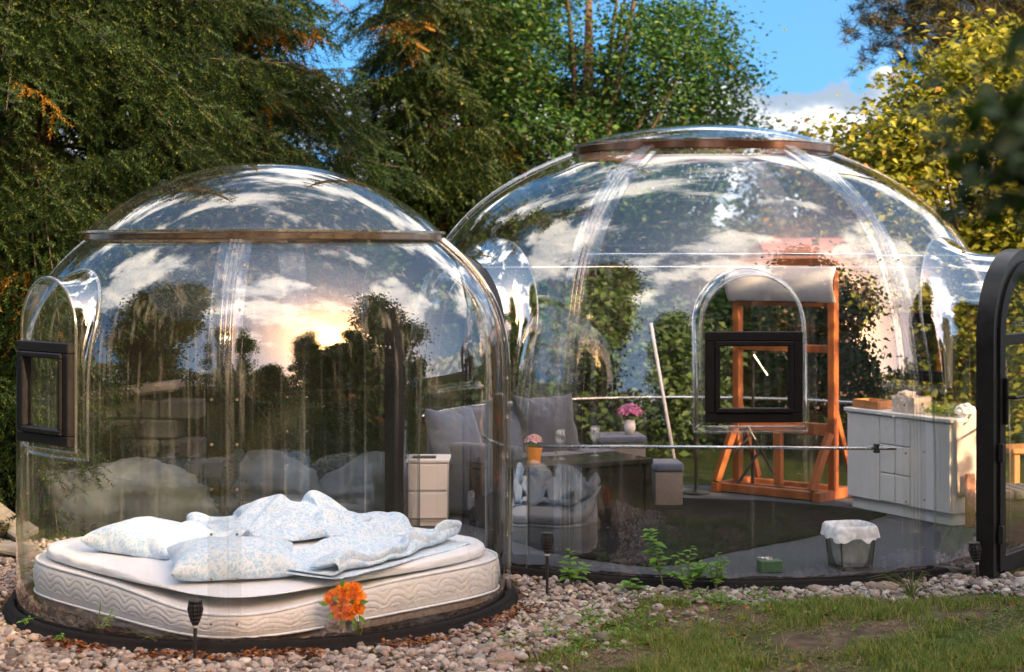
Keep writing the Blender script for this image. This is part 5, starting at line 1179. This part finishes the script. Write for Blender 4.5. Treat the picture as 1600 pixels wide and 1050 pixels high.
# spruces on the left and behind
tot += spruce((-3.75, 13.2, 0), 13, 2.6, 'large drooping spruce at the far left of the picture', 150, 0.3, 5.2, LM_SPRUCE, 0.012, 11, (-165, 40), 1.1, 1.0, 0.7)
tot += spruce((-2.35, 15.0, 0), 6.4, 2.25, 'spruce with long boughs rising behind the smaller dome', 90, 0.7, 4.2, LM_SPRUCE2, 0.03, 23, (-180, 30), 1.3, 0.85, 0.7)
tot += spruce((-0.72, 16.6, 0), 5.6, 2.1, 'spruce with dry sun-orange boughs between the two dome tops', 84, 0.9, 4.4, LM_SPRUCE, 0.05, 31, (-180, 20), 1.4, 0.8, 0.5)
tot += spruce((-0.30, 18.6, 0), 14, 1.9, 'dark slim spruce whose bare trunk shows left of the larger dome', 80, 1.2, 6.0, LM_SPRUCE2, 0.02, 41, None, 1.5, 0.8, 0.5)
tot += spruce((-5.2, 15.6, 0), 14, 2.6, 'dark spruce behind the board fence on the far left', 80, 0.4, 5.6, LM_SPRUCE2, 0.02, 47, (-160, 40), 1.4, 0.8, 0.7)
print('spruce tris', tot)
# deciduous trees in the middle and on the right
tot = 0
tot += leafy((0.72, 17.2, 0), 'dark green broadleaf tree rising over the larger dome', (0.05, 0, 4.0), (1.65, 1.3, 2.7), 1150, 38, 0.062, LM_MAPLE, gap=-0.06, seed=3, cl_r=0.19, flat=0.4, trunk_r=0.12, shape=0.6, gscale=1.2)
tot += leafy((1.75, 19.0, 0), 'broadleaf tree with thin outer twigs left of the blue sky gap', (0, 0, 2.9), (0.95, 0.9, 1.75), 380, 36, 0.065, LM_MAPLE, gap=-0.08, seed=8, cl_r=0.18, flat=0.45, shape=0.6, gscale=1.4)
tot += leafy((-3.1, 20.5, 0), 'dark columnar tree standing against the sky above the smaller dome', (0, 0, 3.6), (0.75, 0.7, 1.9), 300, 22, 0.09, LM_DARK, gap=-0.2, seed=5, cl_r=0.2, shape=0.8, gscale=1.3)
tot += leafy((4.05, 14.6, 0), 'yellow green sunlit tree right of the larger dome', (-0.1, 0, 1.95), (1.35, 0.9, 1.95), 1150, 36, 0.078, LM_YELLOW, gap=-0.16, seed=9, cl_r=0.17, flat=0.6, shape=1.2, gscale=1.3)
tot += leafy((4.0, 23.0, 0), 'distant olive tree low in the sky gap', (0, 0, 2.3), (0.95, 0.8, 1.25), 300, 24, 0.10, LM_AUTUMN, gap=-0.2, seed=12, cl_r=0.2, shape=1.0, gscale=1.2)
# pine at the upper right
def pine(loc, label, cl, n_n, ln, m, seed):
    rn = np.random.default_rng(seed); t = thing('pine_tree', label, 'tree', loc); P_ = []; D_ = []; limbs = []
    for (cx, cy_, cz, s_) in cl:
        limbs.append(([(0, 0, cz - 0.6), (cx * .5, cy_ * .5, cz - 0.25), (cx, cy_, cz)], [0.06, 0.035, 0.01]))
        k = int(n_n * s_)
        tips = rn.normal(0, 1, (k // 40 + 1, 3)) * np.array([0.34, 0.3, 0.2]) * s_ + np.array([cx, cy_, cz])
        for tp in tips:
            P_.append(np.tile(tp, (40, 1)) + rn.normal(0, 0.018, (40, 3))); D_.append(rand_dir(40, -0.6, 1) )
    P_ = np.concatenate(P_); D_ = np.concatenate(D_); n = len(P_)
    V, F = scatter(np.array([(0, -0.5, 0), (0, 0.5, 0), (1, 0, 0)]), np.array([(0, 1, 2)]), P_, frames(D_, rand_dir(n)), np.stack([rn.uniform(0.7, 1.2, n) * ln, np.full(n, 0.007), np.ones(n)], 1)); tag(link('crown', np_mesh('crown', V, F), m, t), kind='stuff')
    trunk_mesh('trunk', [(0, 0, 0), (0.05, 0, 3), (0, 0, 6.5)], [0.16, 0.12, 0.03], M_BARK, t, limbs)
pine((4.6, 15.9, 0), 'dark pine with rusty needle tufts in the upper right corner', [(-1.1, 0, 3.95, .8), (-0.75, 0, 4.2, 1.1), (-0.4, .2, 4.0, 1.1), (-0.1, -.2, 4.3, 1.2), (-0.6, -.1, 3.7, 1.0), (-.2, 0, 3.6, 1.0), (0.1, 0, 3.9, 1.2), (.3, 0, 4.3, 1.2), (-.5, 0, 4.5, 1.1), (-0.9, 0, 4.45, .8), (-0.1, -.2, 3.2, .9), (.2, 0, 3.4, .9)], 5200, 0.10, LM_PINE, 4)
# near, out of focus bough at the right edge
nb_ = leafy((2.3, 2.75, 0), 'dark leafy tree close to the camera at the right edge, out of focus', (-1.45, -0.15, 1.95), (0.23, 0.25, 0.21), 105, 10, 0.05, LM_DARK, gap=-0.6, seed=21, cl_r=0.05, shape=1.0, fork=10, trunk_r=0.03)
# hedges and undergrowth behind the domes
und = [(-4.6, 14.8, 1.2, 1.0, LM_DARK), (-2.6, 14.2, 1.0, 0.9, LM_DARK), (-0.6, 14.8, 1.25, 1.0, LM_MAPLE), (0.9, 15.3, 1.0, 0.85, LM_DARK), (2.1, 16.4, 1.1, 0.80, LM_MAPLE), (3.6, 16.0, 1.1, 1.0, LM_MAPLE), (5.3, 15.2, 1.2, 1.1, LM_DARK)]
labs = ['dark shrub at the far left below the big spruce', 'dark shrub behind the block stack and boulders', 'green shrub behind the sofa', 'low dark shrub behind the footstool', 'green shrub behind the easel', 'green shrub behind the sideboard', 'dark shrub beyond the door at the far right']
for i, (x, y, sx_, hh, mm) in enumerate(und): tot += leafy((x, y, 0), labs[i], (0, 0, hh), (sx_, 0.7, hh), 420, 22, 0.085, mm, 'shrub', 'shrub', 0.04, -0.25, 50 + i, 0.6, 0.17, 8, 0.8, group='shrubs behind the domes')
# far wood closing the horizon
fp_ = []
for _ in range(30000):
    x = random.uniform(-16, 22); y = random.uniform(26, 34); top = (3.0 + 0.9 * mnoise.noise(Vector((x * .35, 0, 2))) + 0.5 * mnoise.noise(Vector((x * 1.3, 0, 8)))) if x < 3.4 else 2.3 + 0.5 * mnoise.noise(Vector((x * .8, 0, 8)))
    fp_.append((x, y, random.uniform(0, 1) ** 0.8 * top))
n = len(fp_); V, F = scatter(QUAD_V, QUAD_F, np.array(fp_), frames(rand_dir(n, -.7, .3), rand_dir(n, 0.1, 1)), RNG.uniform(0.16, 0.34, n)); tag(link('far_wood', np_mesh('far_wood', V, F), LM_DARK), 'dark far wood closing the garden behind the trees', None, None, 'stuff')
# camera-side trees mirrored in the domes, some added to screen the sun
def scr(p, s_=6.3): return (0.766 * p + 0.643 * s_, 0.643 * p - 0.766 * s_, 0)
refl = [((-5.9, 4.1, 0), (0, 0, 5.6), (2.7, 2.5, 5.2), 1500, LM_AUTUMN, 'tall autumn tree left of the camera, mirrored in the smaller dome'),
        ((-2.9, -3.2, 0), (0, 0, 4.6), (2.4, 2.0, 4.2), 1000, LM_MAPLE, 'broad tree behind the camera on the left, mirrored in the domes'),
        (scr(1.7), (0, 0, 4.6), (1.7, 1.7, 4.3), 800, LM_MAPLE, 'added tall tree screening the low sun on its left, mirrored in the domes'),  # unseen tree added to block sun left of the slot
        (scr(4.3), (0, 0, 2.95), (2.3, 1.9, 2.95), 1050, LM_AUTUMN, 'smaller tree in front of the low sun, mirrored in the smaller dome'),
        (scr(7.1, 5.6), (0, 0, 4.2), (1.6, 1.6, 4.2), 800, LM_MAPLE, 'added bushy tree screening the low sun on its right, mirrored in the smaller dome'),  # added out of view to shade the left spruces
        (scr(5.7, 7.4), (0, 0, 3.3), (1.5, 1.5, 3.3), 700, LM_DARK, 'added dark bushy tree just right of the low sun, shading the bed, mirrored in the smaller dome'),  # added so that its shade falls on the duvet
        (scr(9.8, 5.2), (0, 0, 2.6), (1.5, 1.6, 2.6), 420, LM_DARK, 'added rounded tree right of the camera, shading the larger dome, low in the dome reflections'),  # added to keep the low sun off the larger dome
        ((4.55, 6.45, 0), (0, 0, 3.9), (1.5, 1.7, 3.7), 430, LM_MAPLE, 'tall tree right of the camera, mirrored beside the sun'),
        ((1.6, -8.0, 0), (0, 0, 1.9), (2.8, 1.6, 1.9), 460, LM_DARK, 'low spreading tree straight behind the camera, mirrored in the domes')]
for i, (loc, c, s_, nc, mm, lb) in enumerate(refl): tot += leafy(loc, lb, c, s_, nc, 28, 0.20, mm, trunk_r=0.2, gap=-0.14, seed=80 + i, cl_r=0.40, flat=0.6, fork=24, shape=0.7, gscale=0.75)
hp = []
for _ in range(30000):
    a = R_(random.uniform(-115, 100)); r = random.uniform(14.5, 18.5); x, y = r * math.sin(a), 4 - r * math.cos(a); hp.append((x, y, random.random() ** 0.9 * (3.0 + 1.2 * mnoise.noise(Vector((a * 5, 0, 0))) + 0.7 * mnoise.noise(Vector((a * 17, 3, 0))))))
n = len(hp); V, F = scatter(QUAD_V, QUAD_F, np.array(hp), frames(rand_dir(n, -.7, .3), rand_dir(n, .1, 1)), RNG.uniform(0.2, 0.45, n)); tag(link('far_hedge', np_mesh('far_hedge', V, F), LM_DARK), 'dark far hedge round the camera side of the garden', None, None, 'stuff')
print('leaves', tot)
